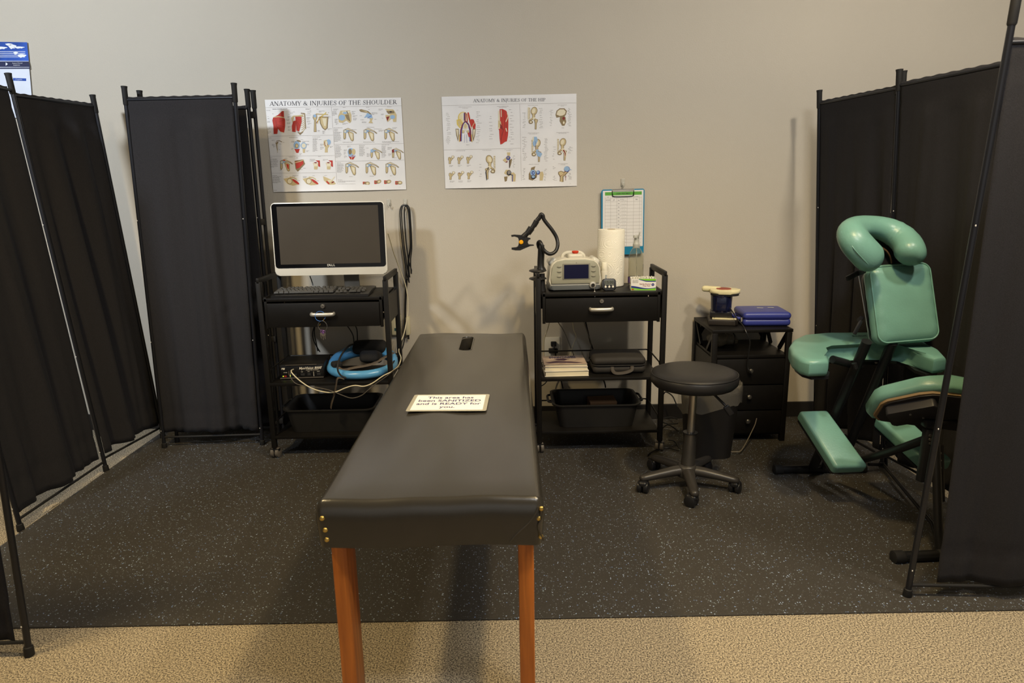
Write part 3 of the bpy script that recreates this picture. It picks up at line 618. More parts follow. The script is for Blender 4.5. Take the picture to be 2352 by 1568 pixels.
def rule(mb, a, b, c='line', wd=2.6):
    (x0, y0), (x1, y1) = a, b; n = Vector((-(y1-y0), x1-x0)).normalized()*wd/2
    mb.face([pc(x0+n.x, y0+n.y), pc(x1+n.x, y1+n.y), pc(x1-n.x, y1-n.y), pc(x0-n.x, y0-n.y)], K[c])
for a, b in (((60, 295), (1010, 283)), ((1010, 283), (2025, 268)), ((1010, 283), (1100, 1482)), ((92, 706), (1035, 692)), ((115, 996), (1060, 984)), ((145, 1240), (1075, 1228)), ((1050, 826), (2050, 812)), ((1070, 1068), (2062, 1050))): rule(mb, a, b)
build('ruled_line', mb, INKS, t, smooth=0)
mb = MB(); M2 = lambda x, y: T(pc(x, y)) @ RX(PI/2)
mb.text('NORMAL SHOULDER ANATOMY', .0052, M2(268, 316), align='CENTER', ext=.00005); build('subheading_text', mb, INK, t, smooth=0)
mb = MB()
for x, y, w_, n in ((75, 336, 90, 1), (160, 384, 50, 1), (92, 425, 40, 1), (92, 455, 40, 1), (88, 495, 45, 2), (92, 590, 40, 3), (95, 640, 55, 3), (455, 358, 55, 1), (415, 375, 70, 1), (392, 396, 30, 1), (380, 425, 45, 2), (360, 468, 65, 2), (370, 515, 60, 2), (385, 570, 45, 2), (385, 612, 45, 2),
    (638, 310, 85, 2), (700, 340, 60, 1), (665, 358, 80, 1), (668, 380, 70, 1), (650, 402, 80, 1), (652, 435, 60, 3), (655, 488, 60, 2), (670, 522, 60, 2), (656, 580, 90, 1), (800, 320, 80, 1), (830, 345, 90, 2), (960, 368, 40, 1), (965, 420, 36, 3), (812, 625, 45, 2), (882, 630, 40, 4), (960, 600, 60, 2),
    (1175, 292, 80, 1), (1510, 290, 80, 1), (1815, 286, 80, 1), (1040, 318, 90, 2), (1025, 352, 80, 2), (1025, 380, 80, 3), (1058, 460, 50, 5), (1075, 525, 50, 2), (1170, 522, 80, 2), (1305, 350, 60, 2), (1305, 378, 60, 2), (1318, 412, 80, 2), (1325, 450, 60, 3), (1540, 325, 40, 1), (1590, 370, 90, 3), (1420, 412, 40, 1), (1430, 472, 80, 1), (1450, 500, 80, 2), (1630, 463, 50, 1), (1690, 318, 75, 2), (1725, 388, 50, 2), (1740, 448, 40, 1), (1950, 333, 50, 1),
    (1045, 588, 165, 1), (1050, 608, 72, 3), (1050, 650, 110, 11), (1175, 795, 230, 1), (1290, 612, 145, 1), (1520, 580, 210, 1), (1620, 603, 170, 1), (1690, 622, 80, 2), (1890, 585, 70, 2), (1470, 792, 220, 1), (1742, 785, 270, 2),
    (105, 733, 70, 1), (405, 726, 180, 1), (740, 720, 160, 1), (150, 766, 60, 1), (310, 797, 45, 1), (260, 818, 90, 1), (155, 825, 45, 2), (172, 850, 40, 2), (255, 902, 40, 1), (432, 780, 70, 2), (570, 757, 60, 1), (590, 780, 120, 2), (650, 820, 50, 2), (435, 885, 40, 2), (650, 915, 50, 2), (553, 960, 40, 2), (742, 742, 70, 15), (828, 757, 75, 1), (850, 820, 50, 3), (850, 868, 50, 3), (990, 855, 45, 2),
    (1065, 843, 85, 1), (1068, 860, 95, 13), (1190, 905, 45, 2), (1190, 940, 45, 3), (1195, 990, 45, 3), (1410, 838, 110, 1), (1412, 858, 85, 11), (1512, 878, 90, 1), (1520, 960, 55, 4), (1735, 833, 150, 1), (1735, 852, 70, 13), (1820, 868, 70, 3), (1830, 960, 50, 3), (1910, 1018, 70, 1), (1240, 850, 50, 2),
    (132, 1018, 75, 1), (135, 1036, 110, 10), (400, 1006, 90, 1), (820, 999, 100, 1), (340, 1024, 60, 1), (505, 1020, 60, 1), (700, 1040, 80, 3), (890, 1042, 75, 2), (268, 1195, 70, 1), (600, 1168, 60, 1), (570, 1190, 60, 1),
    (1088, 1090, 125, 1), (1092, 1108, 105, 10), (1268, 1288, 70, 1), (1562, 1283, 85, 1), (1855, 1277, 85, 1), (162, 1272, 130, 1), (165, 1288, 130, 8), (350, 1293, 50, 1), (450, 1272, 90, 2), (510, 1345, 70, 1), (600, 1288, 60, 2), (740, 1275, 50, 1), (790, 1350, 65, 1), (910, 1273, 90, 1), (415, 1447, 55, 1), (708, 1442, 60, 1),
    (1105, 1337, 100, 1), (1108, 1355, 280, 2), (1110, 1395, 280, 4), (1485, 1445, 30, 1), (1590, 1445, 190, 2), (1795, 1440, 75, 3), (1938, 1440, 80, 3), (183, 1487, 150, 1)): ch.cap(mb, x, y-3, w_, n)
build('caption_print', mb, INKS, t, smooth=0)
# ---- hip chart
ch = Chart(1000, 200, 6.271, WY-.005); pc = ch.put
ch.new(); ch.blob(400, 440, 75, 85, 'yel'); ch.blob(405, 440, 66, 76, 'tanw'); ch.poly([(305, 470), (360, 460), (400, 520), (395, 580), (350, 590), (310, 540)], 'yel'); ch.poly([(318, 485), (360, 478), (385, 525), (380, 565), (345, 570)], 'tan')
ch.poly([(460, 365), (482, 365), (505, 470), (550, 465), (580, 540), (575, 600), (545, 610), (535, 560), (520, 600), (510, 560), (490, 500)], 'red'); ch.ln([(448, 380), (462, 500)], 13, 'red'); ch.blob(525, 500, 32, 40, 'red'); ch.ln([(565, 510), (530, 570), (505, 600)], 8, 'tan')
ch.blob(432, 560, 42, 46, 'tanw'); ch.blob(432, 560, 22, 34, 'tan'); ch.ln([(360, 560), (395, 620), (470, 625), (520, 580)], 9, 'tanw')
for sx in (-1, 1):
    x = 436; ch.ln([(x+sx*4, 490), (x+sx*45, 540), (x+sx*70, 620), (x+sx*78, 780)], 16, 'redd'); ch.ln([(x+sx*0-8, 370), (x-8, 490), (x+sx*38, 545), (x+sx*60, 630), (x+sx*62, 780)], 9, 'blud'); ch.ln([(x+sx*85, 680), (x+sx*92, 790)], 8, 'yel'); ch.poly([(x+sx*100, 600), (x+sx*145, 600), (x+sx*135, 690), (x+sx*110, 780), (x+sx*98, 700)], 'tand'); ch.poly([(x+sx*108, 612), (x+sx*138, 610), (x+sx*126, 680), (x+sx*112, 740)], 'tanw'); ch.ln([(x+sx*12, 680), (x+sx*18, 800)], 3, 'blud')
ch.ln([(428, 365), (428, 500)], 16, 'redd'); ch.ln([(414, 370), (414, 480)], 8, 'blud'); ch.poly([(460, 640), (490, 630), (500, 720), (478, 715)], 'red'); ch.blob(400, 640, 18, 22, 'tan'); ch.blob(470, 640, 18, 18, 'tan')
for i in range(6): ch.ln([(370+i*7, 395+i*22), (330+i*4, 470+i*14)], 3, 'yel')
ch.new(); ch.poly([(925, 318), (970, 315), (1020, 340), (1050, 400), (1052, 520), (1050, 640), (1045, 700), (1030, 780), (1000, 790), (960, 820), (935, 825), (925, 740), (918, 620), (900, 590), (930, 520), (930, 420)], 'red')
ch.poly([(905, 480), (940, 490), (950, 540), (925, 590), (903, 570)], 'tan'); ch.poly([(905, 340), (925, 340), (930, 480), (905, 480)], 'tanw'); ch.ln([(955, 330), (965, 600), (945, 800)], 4, 'redd'); ch.ln([(985, 340), (1000, 560), (940, 760)], 6, 'redd'); ch.ln([(1030, 520), (1005, 700)], 4, 'redd'); ch.ln([(948, 330), (950, 430)], 10, 'tanw'); ch.ln([(1035, 370), (1048, 420), (1015, 500)], 12, 'tanw'); ch.ln([(1015, 590), (1030, 640)], 13, 'tanw'); ch.poly([(930, 520), (960, 560), (980, 620), (935, 590)], 'redd'); ch.poly([(898, 590), (920, 570), (930, 600), (905, 605)], 'tanw')
ch.hip(1400, 440, .98, 1); ch.ln([(1335, 290), (1335, 460)], 10, 'tanw')
ch.new(); ch.poly([(1730, 400), (1745, 340), (1790, 305), (1860, 305), (1895, 345), (1880, 400), (1850, 430), (1880, 470), (1885, 500), (1860, 555), (1825, 555), (1790, 490), (1795, 430), (1745, 440)], 'tand'); ch.poly([(1745, 395), (1760, 345), (1795, 320), (1850, 320), (1878, 350), (1865, 390), (1830, 410), (1790, 415)], 'tanw'); ch.blob(1850, 450, 28, 32, 'tand'); ch.blob(1848, 450, 19, 22, 'redd'); ch.blob(1850, 515, 24, 30, 'tand'); ch.blob(1850, 512, 13, 20, 'tanw')
ch.hip(1445, 905, 1.0, 1, 'blu'); ch.poly([(1405, 715), (1460, 715), (1475, 770), (1430, 860), (1405, 830)], 'blu'); ch.poly([(1450, 930), (1500, 930), (1540, 960), (1510, 1010), (1470, 990)], 'blu'); ch.poly([(1400, 720), (1420, 710), (1415, 780), (1400, 790)], 'tanw'); ch.ln([(1440, 780), (1455, 900)], 4, 'blud')
ch.hip(1815, 890, .98, 1); ch.poly([(1820, 900), (1860, 890), (1890, 950), (1880, 1030), (1865, 1000), (1855, 950), (1825, 925)], 'tanw'); ch.poly([(1830, 905), (1858, 905), (1878, 955), (1872, 1015), (1862, 950)], 'redd')
ch.new(); ch.poly([(1380, 1160), (1440, 1140), (1425, 1190), (1470, 1230), (1460, 1300), (1400, 1345), (1345, 1330), (1345, 1250), (1375, 1200)], 'tand'); ch.blob(1405, 1235, 38, 46, 'blu'); ch.blob(1408, 1235, 22, 26, 'blud'); ch.blob(1410, 1235, 12, 14, 'blu'); ch.blob(1410, 1295, 34, 30, 'ink'); ch.blob(1410, 1290, 24, 18, 'blu'); ch.poly([(1490, 1225), (1545, 1215), (1560, 1260), (1545, 1345), (1500, 1345), (1505, 1280)], 'tan'); ch.blob(1480, 1228, 27, 30, 'blud'); ch.blob(1476, 1222, 20, 22, 'blu')
ch.new(); ch.poly([(1770, 1220), (1810, 1205), (1850, 1220), (1890, 1190), (1920, 1220), (1870, 1270), (1845, 1290), (1845, 1365), (1790, 1365), (1795, 1290), (1768, 1250)], 'tand'); ch.poly([(1782, 1225), (1812, 1215), (1850, 1235), (1885, 1205), (1900, 1220), (1860, 1260), (1830, 1285), (1830, 1360), (1802, 1360), (1808, 1285), (1782, 1250)], 'tan'); ch.blob(1895, 1180, 42, 42, 'blud'); ch.blob(1892, 1176, 38, 37, 'blu'); ch.ln([(1790, 1290), (1840, 1260), (1880, 1210)], 5, 'redd'); ch.ln([(1876, 1265), (1876, 1345)], 6, 'redd'); ch.ln([(1862, 1290), (1890, 1290)], 4, 'redd'); ch.ln([(1925, 1185), (1958, 1190)], 10, 'blu')
for x, y in ((228, 1045), (360, 1045), (490, 1040), (238, 1272), (368, 1268), (500, 1265)): ch.femur(x, y, .98)
for x, y in ((345, 1238), (1860, 0)): 
    if y: ch.ln([(x-15, y), (x+15, y)], 6, 'redd')
ch.hip(800, 1145, 1.05, -1); ch.ln([(770, 1150), (725, 1225), (740, 1340)], 9, 'ink')
ch.new(); ch.poly([(1030, 940), (1080, 940), (1075, 990), (1040, 1000)], 'tan'); ch.poly([(970, 1050), (1030, 1000), (1045, 1020), (1010, 1085)], 'tan'); ch.blob(1050, 1020, 30, 30, 'blud'); ch.blob(1048, 1016, 18, 18, 'grey'); ch.poly([(1060, 1050), (1105, 1030), (1095, 1090), (1070, 1170), (1062, 1160)], 'tand'); ch.ln([(1070, 1055), (1068, 1160)], 9, 'ink'); ch.poly([(1010, 1085), (1040, 1050), (1035, 1085)], 'redd')
ch.new(); ch.poly([(1015, 1190), (1075, 1190), (1080, 1215), (1060, 1290), (1020, 1260), (990, 1240)], 'tan'); ch.blob(1060, 1235, 34, 38, 'ink'); ch.blob(1062, 1230, 24, 28, 'grey'); ch.poly([(990, 1290), (1040, 1285), (1030, 1350), (1000, 1365)], 'tand'); ch.poly([(1090, 1240), (1125, 1225), (1158, 1260), (1150, 1390), (1100, 1390), (1095, 1300)], 'tan'); ch.ln([(1112, 1260), (1108, 1385)], 11, 'blud'); ch.ln([(1065, 1250), (1110, 1270)], 10, 'ink')
t = poster('anatomy_poster', 'white wall chart titled anatomy and injuries of the hip, above the table head', [(1014, 222), (1324, 215), (1023, 433), (1325, 427)], ch)
mb = MB(); title(mb, 'ANATOMY & INJURIES OF THE HIP', 545, 1590, 219, 203, 47, lambda x, y: ch.put(x, y)); build('title_text', mb, INK, t, smooth=0)
mb = MB()
for a, b in (((92, 268), (1215, 240)), ((1215, 240), (2030, 228)), ((1215, 240), (1240, 1436)), ((122, 905), (1225, 880))): rule(mb, a, b)
build('ruled_line', mb, INKS, t, smooth=0)
mb = MB()
for s_, x, y in (('GENERAL ANATOMY OF HIP AND PELVIS', 427, 286), ('(ANTERIOR VIEW)', 427, 304), ('MUSCLES OF THE PELVIS AND UPPER', 970, 275), ('THIGH (ANTERIOR VIEW)', 970, 291), ('BONES OF THE PELVIS AND HIP', 1405, 264), ('LATERAL VIEW OF THE RIGHT', 1828, 257), ('HIP BONE', 1828, 272), ('LIGAMENTS OF THE PELVIS AND HIP', 1412, 660), ('JOINT (ANTERIOR VIEW)', 1412, 675), ('CORONAL SECTION THROUGH THE HIP', 1832, 652), ('JOINT (ANTERIOR VIEW)', 1832, 666), ('PROXIMAL FEMUR FRACTURES', 362, 917), ('HIP JOINT FRACTURE REPAIR', 742, 909), ('TOTAL HIP ARTHROPLASTY', 1056, 901), ('REPLACEMENT', 1056, 917), ('LATERAL VIEW OF THE HIP JOINT', 1418, 1112), ('BLOOD SUPPLY TO THE HEAD', 1838, 1103), ('OF THE FEMUR', 1838, 1118)):
    mb.text(s_, .0036, M2(x, y), ext=.00004)
build('subheading_text', mb, INKG, t, smooth=0)
mb = MB(); rr = random.Random(4)
for x, y0, y1, w_, st in ((150, 375, 815, 110, 25), (585, 355, 820, 95, 30), (770, 420, 760, 90, 42), (1060, 322, 820, 85, 38), (1255, 370, 600, 75, 24), (1490, 305, 600, 95, 26), (1640, 330, 560, 75, 22), (1900, 305, 560, 80, 14), (1250, 720, 1070, 85, 22), (1560, 740, 1070, 90, 18), (1680, 860, 1050, 60, 36), (1910, 860, 960, 75, 15), (1250, 1170, 1330, 60, 17), (1560, 1180, 1350, 70, 20), (1690, 1280, 1360, 70, 12), (1910, 1240, 1330, 80, 15), (1690, 1145, 1180, 60, 12), (625, 1110, 1320, 70, 45), (1110, 990, 1170, 45, 18)):
    y = y0
    while y < y1: ch.cap(mb, x+rr.uniform(0, 25), y, w_*rr.uniform(.5, .9), 1); y += st*rr.uniform(.7, 1.3)
for x, y in ((200, 1128), (325, 1124), (455, 1122), (210, 1352), (332, 1350), (460, 1347)): ch.cap(mb, x, y, 80, 2)
ch.cap(mb, 445, 830, 80, 1); ch.cap(mb, 1820, 585, 75, 1); ch.cap(mb, 1420, 1340, 45, 4); ch.cap(mb, 1855, 1386, 150, 1)
build('caption_print', mb, INKS, t, smooth=0)
# ---- blue poster, upper left
PB = M('poster_blue', (48, 84, 168), .3, var=.5, vscale=7, spec=.6); PN = M('poster_navy', (50, 54, 84), .3, spec=.6); PW = M('poster_pale', (226, 232, 244), .28, spec=.6)
o = at(-40, 150, Y=WY-.006); t = thing('glossy_poster', 'glossy blue and white poster high on the wall at the left edge of the photo', 'poster', o)
Yp = WY-.006; A = lambda x, y, d=0: at(x, y, Y=Yp-d)
def quadslab(mb, a, b, c, d, d0, d1, m=0):
    f = [A(*a, d0), A(*b, d0), A(*c, d0), A(*d, d0)]; g = [A(*a, d1), A(*b, d1), A(*c, d1), A(*d, d1)]
    mb.face(g, m); mb.face(f[::-1], m)
    for i in range(4): mb.face([f[i], f[(i+1) % 4], g[(i+1) % 4], g[i]], m)
mb = MB(); quadslab(mb, (-250, 92), (62, 97), (77, 270), (-250, 275), 0, .003); build('sheet', mb, PW, t, smooth=0)
mb = MB(); quadslab(mb, (-250, 92), (62, 97), (66, 140), (-250, 138), .0031, .0033); build('blue_sky_print', mb, PB, t, smooth=0)
mb = MB(); quadslab(mb, (-250, 141), (66, 141), (69, 154), (-250, 153), .0031, .0035); quadslab(mb, (-250, 156), (69, 155), (69, 158), (-250, 159), .0031, .0035); build('banner_print', mb, PN, t, smooth=0)
mb = MB(); quadslab(mb, (30, 179), (60, 180), (60, 186), (30, 185), .0031, .0035); build('label_print', mb, PB, t, smooth=0)
mb = MB()
mb.face([A(13, 143, .004), A(18, 147, .004), A(13, 151, .004)])
for q, (x, y) in enumerate(((2, 118), (2, 122), (2, 126), (2, 130))): mb.face([A(x-60, y, .004), A(58, y, .004), A(58, y+1.1, .004), A(x-60, y+1.1, .004)])
for c, x, y, a, b in ((0, 2, 110, 14, 3), (0, 28, 107, 9, 5), (0, 44, 109, 12, 2.2), (0, 36, 122, 5, 3), (0, 20, 102, 8, 2.5), (0, 50, 128, 10, 4)):
    mb.face([A(x+a*math.cos(i*PI/7)*(1+.25*math.sin(i*5)), y+b*math.sin(i*PI/7)*(1+.3*math.cos(i*3)), .0038) for i in range(14)])
ap = lambda x, y: T(A(x, y, .004)) @ RX(PI/2)
mb.text('Restore Normal', .0075, ap(40, 145), ext=.00005); mb.text('Imbalances', .0075, ap(38, 149.5), ext=.00005); mb.text('l Trapezius', .008, ap(43, 182.5), ext=.00005)
build('printed_text', mb, M('print_white', (238, 240, 246), .3), t, smooth=0)
# ------------------------------------------------------------------ wall hooks, clipboard, outlets
def hook(x, z, label, s=1.0):
    t = thing('wall_hook', label, 'hook', (x, WY-.001, z), 'clear adhesive hooks on the wall'); cl = M('clear_plastic', (215, 212, 200), .12, alpha=.55)
    mb = MB(); mb.box((x, WY-.004, z+.012*s), (.018*s, .005, .034*s), bev=.002); build('back_plate', mb, cl, t)
    mb = MB(); mb.tube(spline([(x, WY-.006, z+.012*s), (x, WY-.012, z-.006*s), (x, WY-.022, z-.012*s), (x, WY-.030, z-.004*s), (x, WY-.030, z+.004*s)]), .0028, n=8); mb.box((x, WY-.010, z+.006*s), (.012*s, .008, .014*s), bev=.002); build('hook_arm', mb, cl, t)
hx1 = at(931, 470, Y=WY-.01); hx0 = at(893, 470, Y=WY-.01); hx2 = at(1431, 425, Y=WY-.01)
hook(hx1.x, hx1.z, 'clear wall hook holding the looped black cable right of the monitor')
hook(hx0.x, hx0.z, "clear wall hook just behind the monitor's upper right corner")
hook(hx2.x, hx2.z, 'clear wall hook holding the teal clipboard', 1.15)
Yc = WY-.020; cb = lambda x, y, d=0: at(x, y, Y=Yc-d)
c0 = at(1430, 510, Y=Yc); t = thing('clipboard', 'teal clipboard with a treatment log sheet hanging on the wall behind the paper towels', 'clipboard', c0)
tilt = RY(math.radians(-.5)); base = T(c0.x, Yc, c0.z) @ tilt @ RX(PI/2)   # local x right, y up, z towards the room
mb = MB(); mb.prism(rrect(.226, .340, .012), .003, base); build('board', mb, M('teal_board', (28, 128, 168), .35), t)
mb = MB(); mb.prism(rrect(.212, .292, .002), .0008, base @ T(.001, .018, .0032)); build('log_sheet', mb, PAPER, t)
mb = MB(); mb.box((0, 0, 0), (.192, .017, .0004)); bmesh.ops.transform(mb.bm, matrix=base @ T(.002, .148, .0043), verts=mb.bm.verts); build('green_header', mb, GRN, t, smooth=0)
mb = MB(); Zp = .0044
def lb(x, y, w_, h_, m=0):
    bmv = [mb.bm.verts.new(base @ Vector(q)) for q in ((x-w_/2, y-h_/2, Zp), (x+w_/2, y-h_/2, Zp), (x+w_/2, y+h_/2, Zp), (x-w_/2, y+h_/2, Zp))]; mb.bm.faces.new(bmv).material_index = m
xs = [-.094, -.064, -.032, .022, .056, .088, .099]
for x in xs: lb(x, .003, .0007, .262)
for i in range(15): lb(.0025, .124-i*.0178, .193, .0007)
for i in range(14):
    lb(-.022, .114-i*.0178, .009, .0016, 1); lb(.005, .110-i*.0178, .026, .0008)
    for q in (-.010, 0, .008): lb(q, .118-i*.0178, .0012, .0016, 1)
build('table_grid', mb, [INKG, INK], t, smooth=0)
mb = MB(); Bt = lambda x, y: base @ T(x, y, .0048)
mb.text('LASER TREATMENT', .0088, Bt(.002, .1475), ext=.00005, bold=.0001)
for s_, x in (('DATE', -.079), ('INITIALS', -.048), ('AREA TREATED', -.005), ('INITIALS', .039), ('DR INITIALS', .071)): mb.text(s_, .0044, Bt(x, .1305), ext=.00005)
mb.text('10/12/20', .0075, Bt(-.079, .1155), ext=.00005, shear=.3); mb.text('JS', .0095, Bt(-.048, .1155), ext=.00005, shear=.3); mb.text('C T L', .0075, Bt(-.005, .1165), ext=.00005, shear=.2); mb.text('Rm', .0085, Bt(.071, .1155), ext=.00005, shear=.3)
build('printed_text', mb, INK, t, smooth=0)
mb = MB(); mb.tube([base @ Vector(p) for p in ((-.055, .148, .009), (-.055, .136, .007), (-.045, .133, .0065), (-.02, .132, .0065), (.02, .132, .0065), (.045, .133, .0065), (.055, .136, .007), (.055, .148, .009))], .0026, n=8)
mb.tube([base @ Vector(p) for p in ((-.056, .150, .006), (-.056, .168, .007), (.056, .168, .007), (.056, .150, .006))], .0022, n=8)
build('wire_clip', mb, [BLKP], t)
mb = MB(); v = mb.box((0, 0, 0), (.118, .008, .006), bev=.002); bmesh.ops.transform(mb.bm, matrix=base @ T(0, .164, .005), verts=mb.bm.verts); build('clip_bar', mb, SILV, t)
# wall outlet with plug (right) and cream junction boxes (left)
o = at(1268, 792, Y=WY); t = thing('wall_outlet', 'white wall outlet with a black plug, seen under the right cart drawer', 'outlet', (o.x, WY, .43))
mb = MB(); mb.box((.222, WY-.003, .43), (.084, .006, .116), bev=.003); build('cover_plate', mb, WHITE, t)
mb = MB(); mb.box((.228, WY-.016, .452), (.03, .024, .026), bev=.004); mb.tube(spline([(.228, WY-.028, .448), (.232, WY-.04, .43), (.236, WY-.03, .41), (.24, WY-.02, .38)]), .004, n=8); build('plug', mb, RUB, t)
mb = MB(); mb.box((.226, WY-.02, .415), (.05, .032, .024), bev=.004); build('adapter', mb, RUB, t)
CRM = M('cream_box', (208, 200, 168), .5)
o = at(912, 745, Y=WY); t = thing('junction_box', 'cream electrical box on the wall behind the right legs of the computer cart', 'electrical box', (o.x, WY, o.z))
mb = MB(); mb.box((o.x, WY-.014, o.z), (.052, .028, .105), bev=.003); build('housing', mb, CRM, t)
mb = MB(); mb.box((o.x, WY-.0285, o.z-.022), (.022, .001, .016)); build('label_plate', mb, M('teal_label', (44, 78, 78), .5), t)
for dz in (-.044, .044):
    for dx in (.006,): mb = MB(); mb.lathe([(0, .002), (.003, .0018), (.0035, 0)], T(o.x+.012, WY-.028, o.z+dz) @ RX(PI/2), n=10); build('screw', mb, STEEL, t)
o = at(938, 746, Y=WY); t = thing('power_adapter', 'slim cream adapter on the wall beside the white cable, right of the computer cart', 'adapter', (o.x, WY, o.z))
mb = MB(); mb.box((o.x, WY-.018, o.z), (.022, .036, .100), bev=.004); build('housing', mb, CRM, t)
mb = MB(); mb.tube([(o.x, WY-.02, o.z-.05), (o.x, WY-.02, o.z-.075)], .005, n=8); build('plug', mb, RUB, t)
# ------------------------------------------------------------------ on the left cart
TOPZ = .8055
LCX, LCY = -.8875, 3.3375
t = thing('computer_monitor', 'large computer monitor with silver frame and dark screen on the left cart', 'monitor', (-.872, 3.40, TOPZ))
mt = T(-.882, 3.37, 1.066) @ RZ(math.radians(1)) @ RX(PI/2+math.radians(-3))      # local x right, y up, z towards the room
def loc(mb, mt): bmesh.ops.transform(mb.bm, matrix=mt, verts=mb.bm.verts); return mb
mb = MB(); mb.prism(rrect(.549, .352, .020, 6), .016, T(0, 0, -.008), bev=.004); mb.soft((.50, .30, .05), .03, T(0, 0, -.03)); build('frame', loc(mb, mt), [M('silver_frame', (222, 219, 208), .35, metal=.15)], t)
mb = MB(); mb.prism(rrect(.539, .310, .014, 6), .0022, T(0, .016, .0078), bev=.0008, seg=1); gl = build('glass_bezel', loc(mb, mt), M('gloss_black', (14, 14, 16), .12, spec=.6), t)
mb = MB(); mb.box((0, 0, 0), (.488, .278, .0006)); mb = loc(mb, T(0, .018, .0104)); build('display', loc(mb, mt), M('display_reflection_tint', (66, 60, 52), .35, spec=.4), gl, smooth=0)  # grey-brown base colour stands in for a reflection on the screen
mb = MB()
for i, c in enumerate('D LL'): mb.text(c, .015, T(-.0125+i*.0095, -.1285, .0103), bold=.0005)
loc(mb, mt); mb.text('E', .015, mt @ T(-.003, -.1285, .0103) @ RZ(.55), bold=.0004); build('logo_text', mb, M('logo_silver', (190, 188, 180), .4), t, smooth=0)
mb = MB(); mb.prism(rrect(.075, .28, .01), .01, T(-.80, 3.435, .88) @ RX(math.radians(4))); mb.bm.clear(); mb.bar((-.800, 3.425, .815), (-.800, 3.405, 1.0), .076, .012, bev=.003); build('stand_neck', mb, M('stand_grey', (120, 116, 108), .4, metal=.4), t)
mb = MB(); mb.prism(rrect(.22, .13, .02), .01, T(-.800, 3.425, TOPZ), bev=.003); build('stand_base', mb, M('stand_dark', (58, 56, 53), .35), t)
# keyboard
kc = Vector((-.905, 3.262, TOPZ)); km = T(kc) @ RZ(math.radians(1.5))
t = thing('keyboard', 'black computer keyboard lying in front of the monitor', 'keyboard', kc)
mb = MB(); mb.prism([(-.075, 0), (.075, 0), (.075, .022), (-.075, .012)], .458, km @ T(-.229, 0, 0) @ Matrix(((0, 0, 1, 0), (1, 0, 0, 0), (0, 1, 0, 0), (0, 0, 0, 1))), bev=.003, seg=2); build('base', mb, BLKP, t)
keyc = {}
KEYM = M('key_black', (58, 56, 52), .35, var=.1); n = 0
mb = MB(); NP = []
def key(x, y, w_):
    global n
    u = .0188
    X = -.222+x*u+w_*u/2; Yk = .062-y*u*1.0; Z = .0165+.0105*((Yk+.075)/.15)
    k = round(w_, 2)
    if k not in keyc:
        m_ = MB(); W2 = (w_*u-.002)/2; H2 = .0084
        a = [m_.bm.verts.new((sx*W2, sy*H2, 0)) for sx, sy in ((-1, -1), (1, -1), (1, 1), (-1, 1))]; b = [m_.bm.verts.new((sx*(W2-.0022), sy*(H2-.002)+.0006, .0075)) for sx, sy in ((-1, -1), (1, -1), (1, 1), (-1, 1))]
        m_.bm.faces.new(b); 
        for i in range(4): m_.bm.faces.new((a[i], a[(i+1) % 4], b[(i+1) % 4], b[i]))
        me = bpy.data.meshes.new('key'); bmesh.ops.recalc_face_normals(m_.bm, faces=m_.bm.faces); m_.bm.to_mesh(me); me.materials.append(KEYM); keyc[k] = me
    o = bpy.data.objects.new('key', keyc[k]); COL.objects.link(o); o.parent = t
    o.matrix_local = T(-kc) @ km @ T(X, Yk, Z) @ RX(.07); n += 1
for r_, (x0, row) in enumerate([(0, [1]+[-.9]+[1]*4+[-.45]+[1]*4+[-.45]+[1]*4), (0, [1]*13+[2]), (0, [1.5]+[1]*12+[1.5]), (0, [1.75]+[1]*11+[2.25]), (0, [2.25]+[1]*10+[2.75]), (0, [1.25, 1.25, 1.25, 6.25, 1.25, 1.25, 1.25, 1.25])]):
    x = x0; y = r_+(.25 if r_ else 0)
    for k in row:
        if k > 0: key(x, y, k)
        x += abs(k)
for y in (1.25, 2.25):
    for x in (15.4, 16.4, 17.4): key(x, y, 1)
for x, y in ((16.4, 4.25), (15.4, 5.25), (16.4, 5.25), (17.4, 5.25)): key(x, y, 1)
for y in (1.25, 2.25, 3.25, 4.25):
    for x in (18.8, 19.8, 20.8): key(x, y, 1)
key(21.8, 2.25, 1); key(21.8, 4.25, 1); key(18.8, 5.25, 2); key(20.8, 5.25, 1)
# control box on the middle shelf
bx = thing('control_box', 'flat black electronics box with printed front panel on the left cart, middle shelf', 'electronics box', (-1.045, 3.33, .392))
bm_ = T(-1.045, 3.345, .392) @ RZ(math.radians(4))
mb = MB(); mb.box((0, 0, .038), (.215, .19, .07), bev=.004); build('case', loc(mb, bm_), BLKM, bx)
mb = MB(); mb.box((0, -.0965, .037), (.205, .003, .056), bev=.001); fp = build('front_panel', loc(mb, bm_), M('panel_black', (18, 18, 20), .3), bx)
mb = MB(); mb.box((0, -.0985, .0065), (.21, .006, .004)); mb.box((0, -.0985, .072), (.15, .004, .002)); build('edge_trim', loc(mb, bm_), M('trim_metal', (150, 140, 128), .35, metal=.8), bx)
mb = MB(); ft = lambda x, z: bm_ @ T(x, -.0985, z) @ RX(PI/2)
mb.text('MyoVision 8000', .0165, ft(.042, .054), shear=.3, bold=.0003); mb.text('PBI', .0125, ft(-.088, .054), shear=.2, bold=.0003); mb.text('TM', .004, ft(.098, .060)); mb.text('Precision Bio Instruments', .0058, ft(.052, .0445), shear=.1)
for s_, x, z in (('POWER', -.078, .035), ('TEST', .002, .036), ('AUX', .034, .036), ('RESET', .082, .036)): mb.text(s_, .005, ft(x, z))
for x in (-.055, .058): loc_ = [bm_ @ Vector((x+a, -.0984, z)) for a, z in ((-.0008, .012), (.0008, .012), (.0008, .036), (-.0008, .036))]; mb.face(loc_)
build('printed_text', mb, M('print_cream', (214, 205, 185), .5), bx, smooth=0)
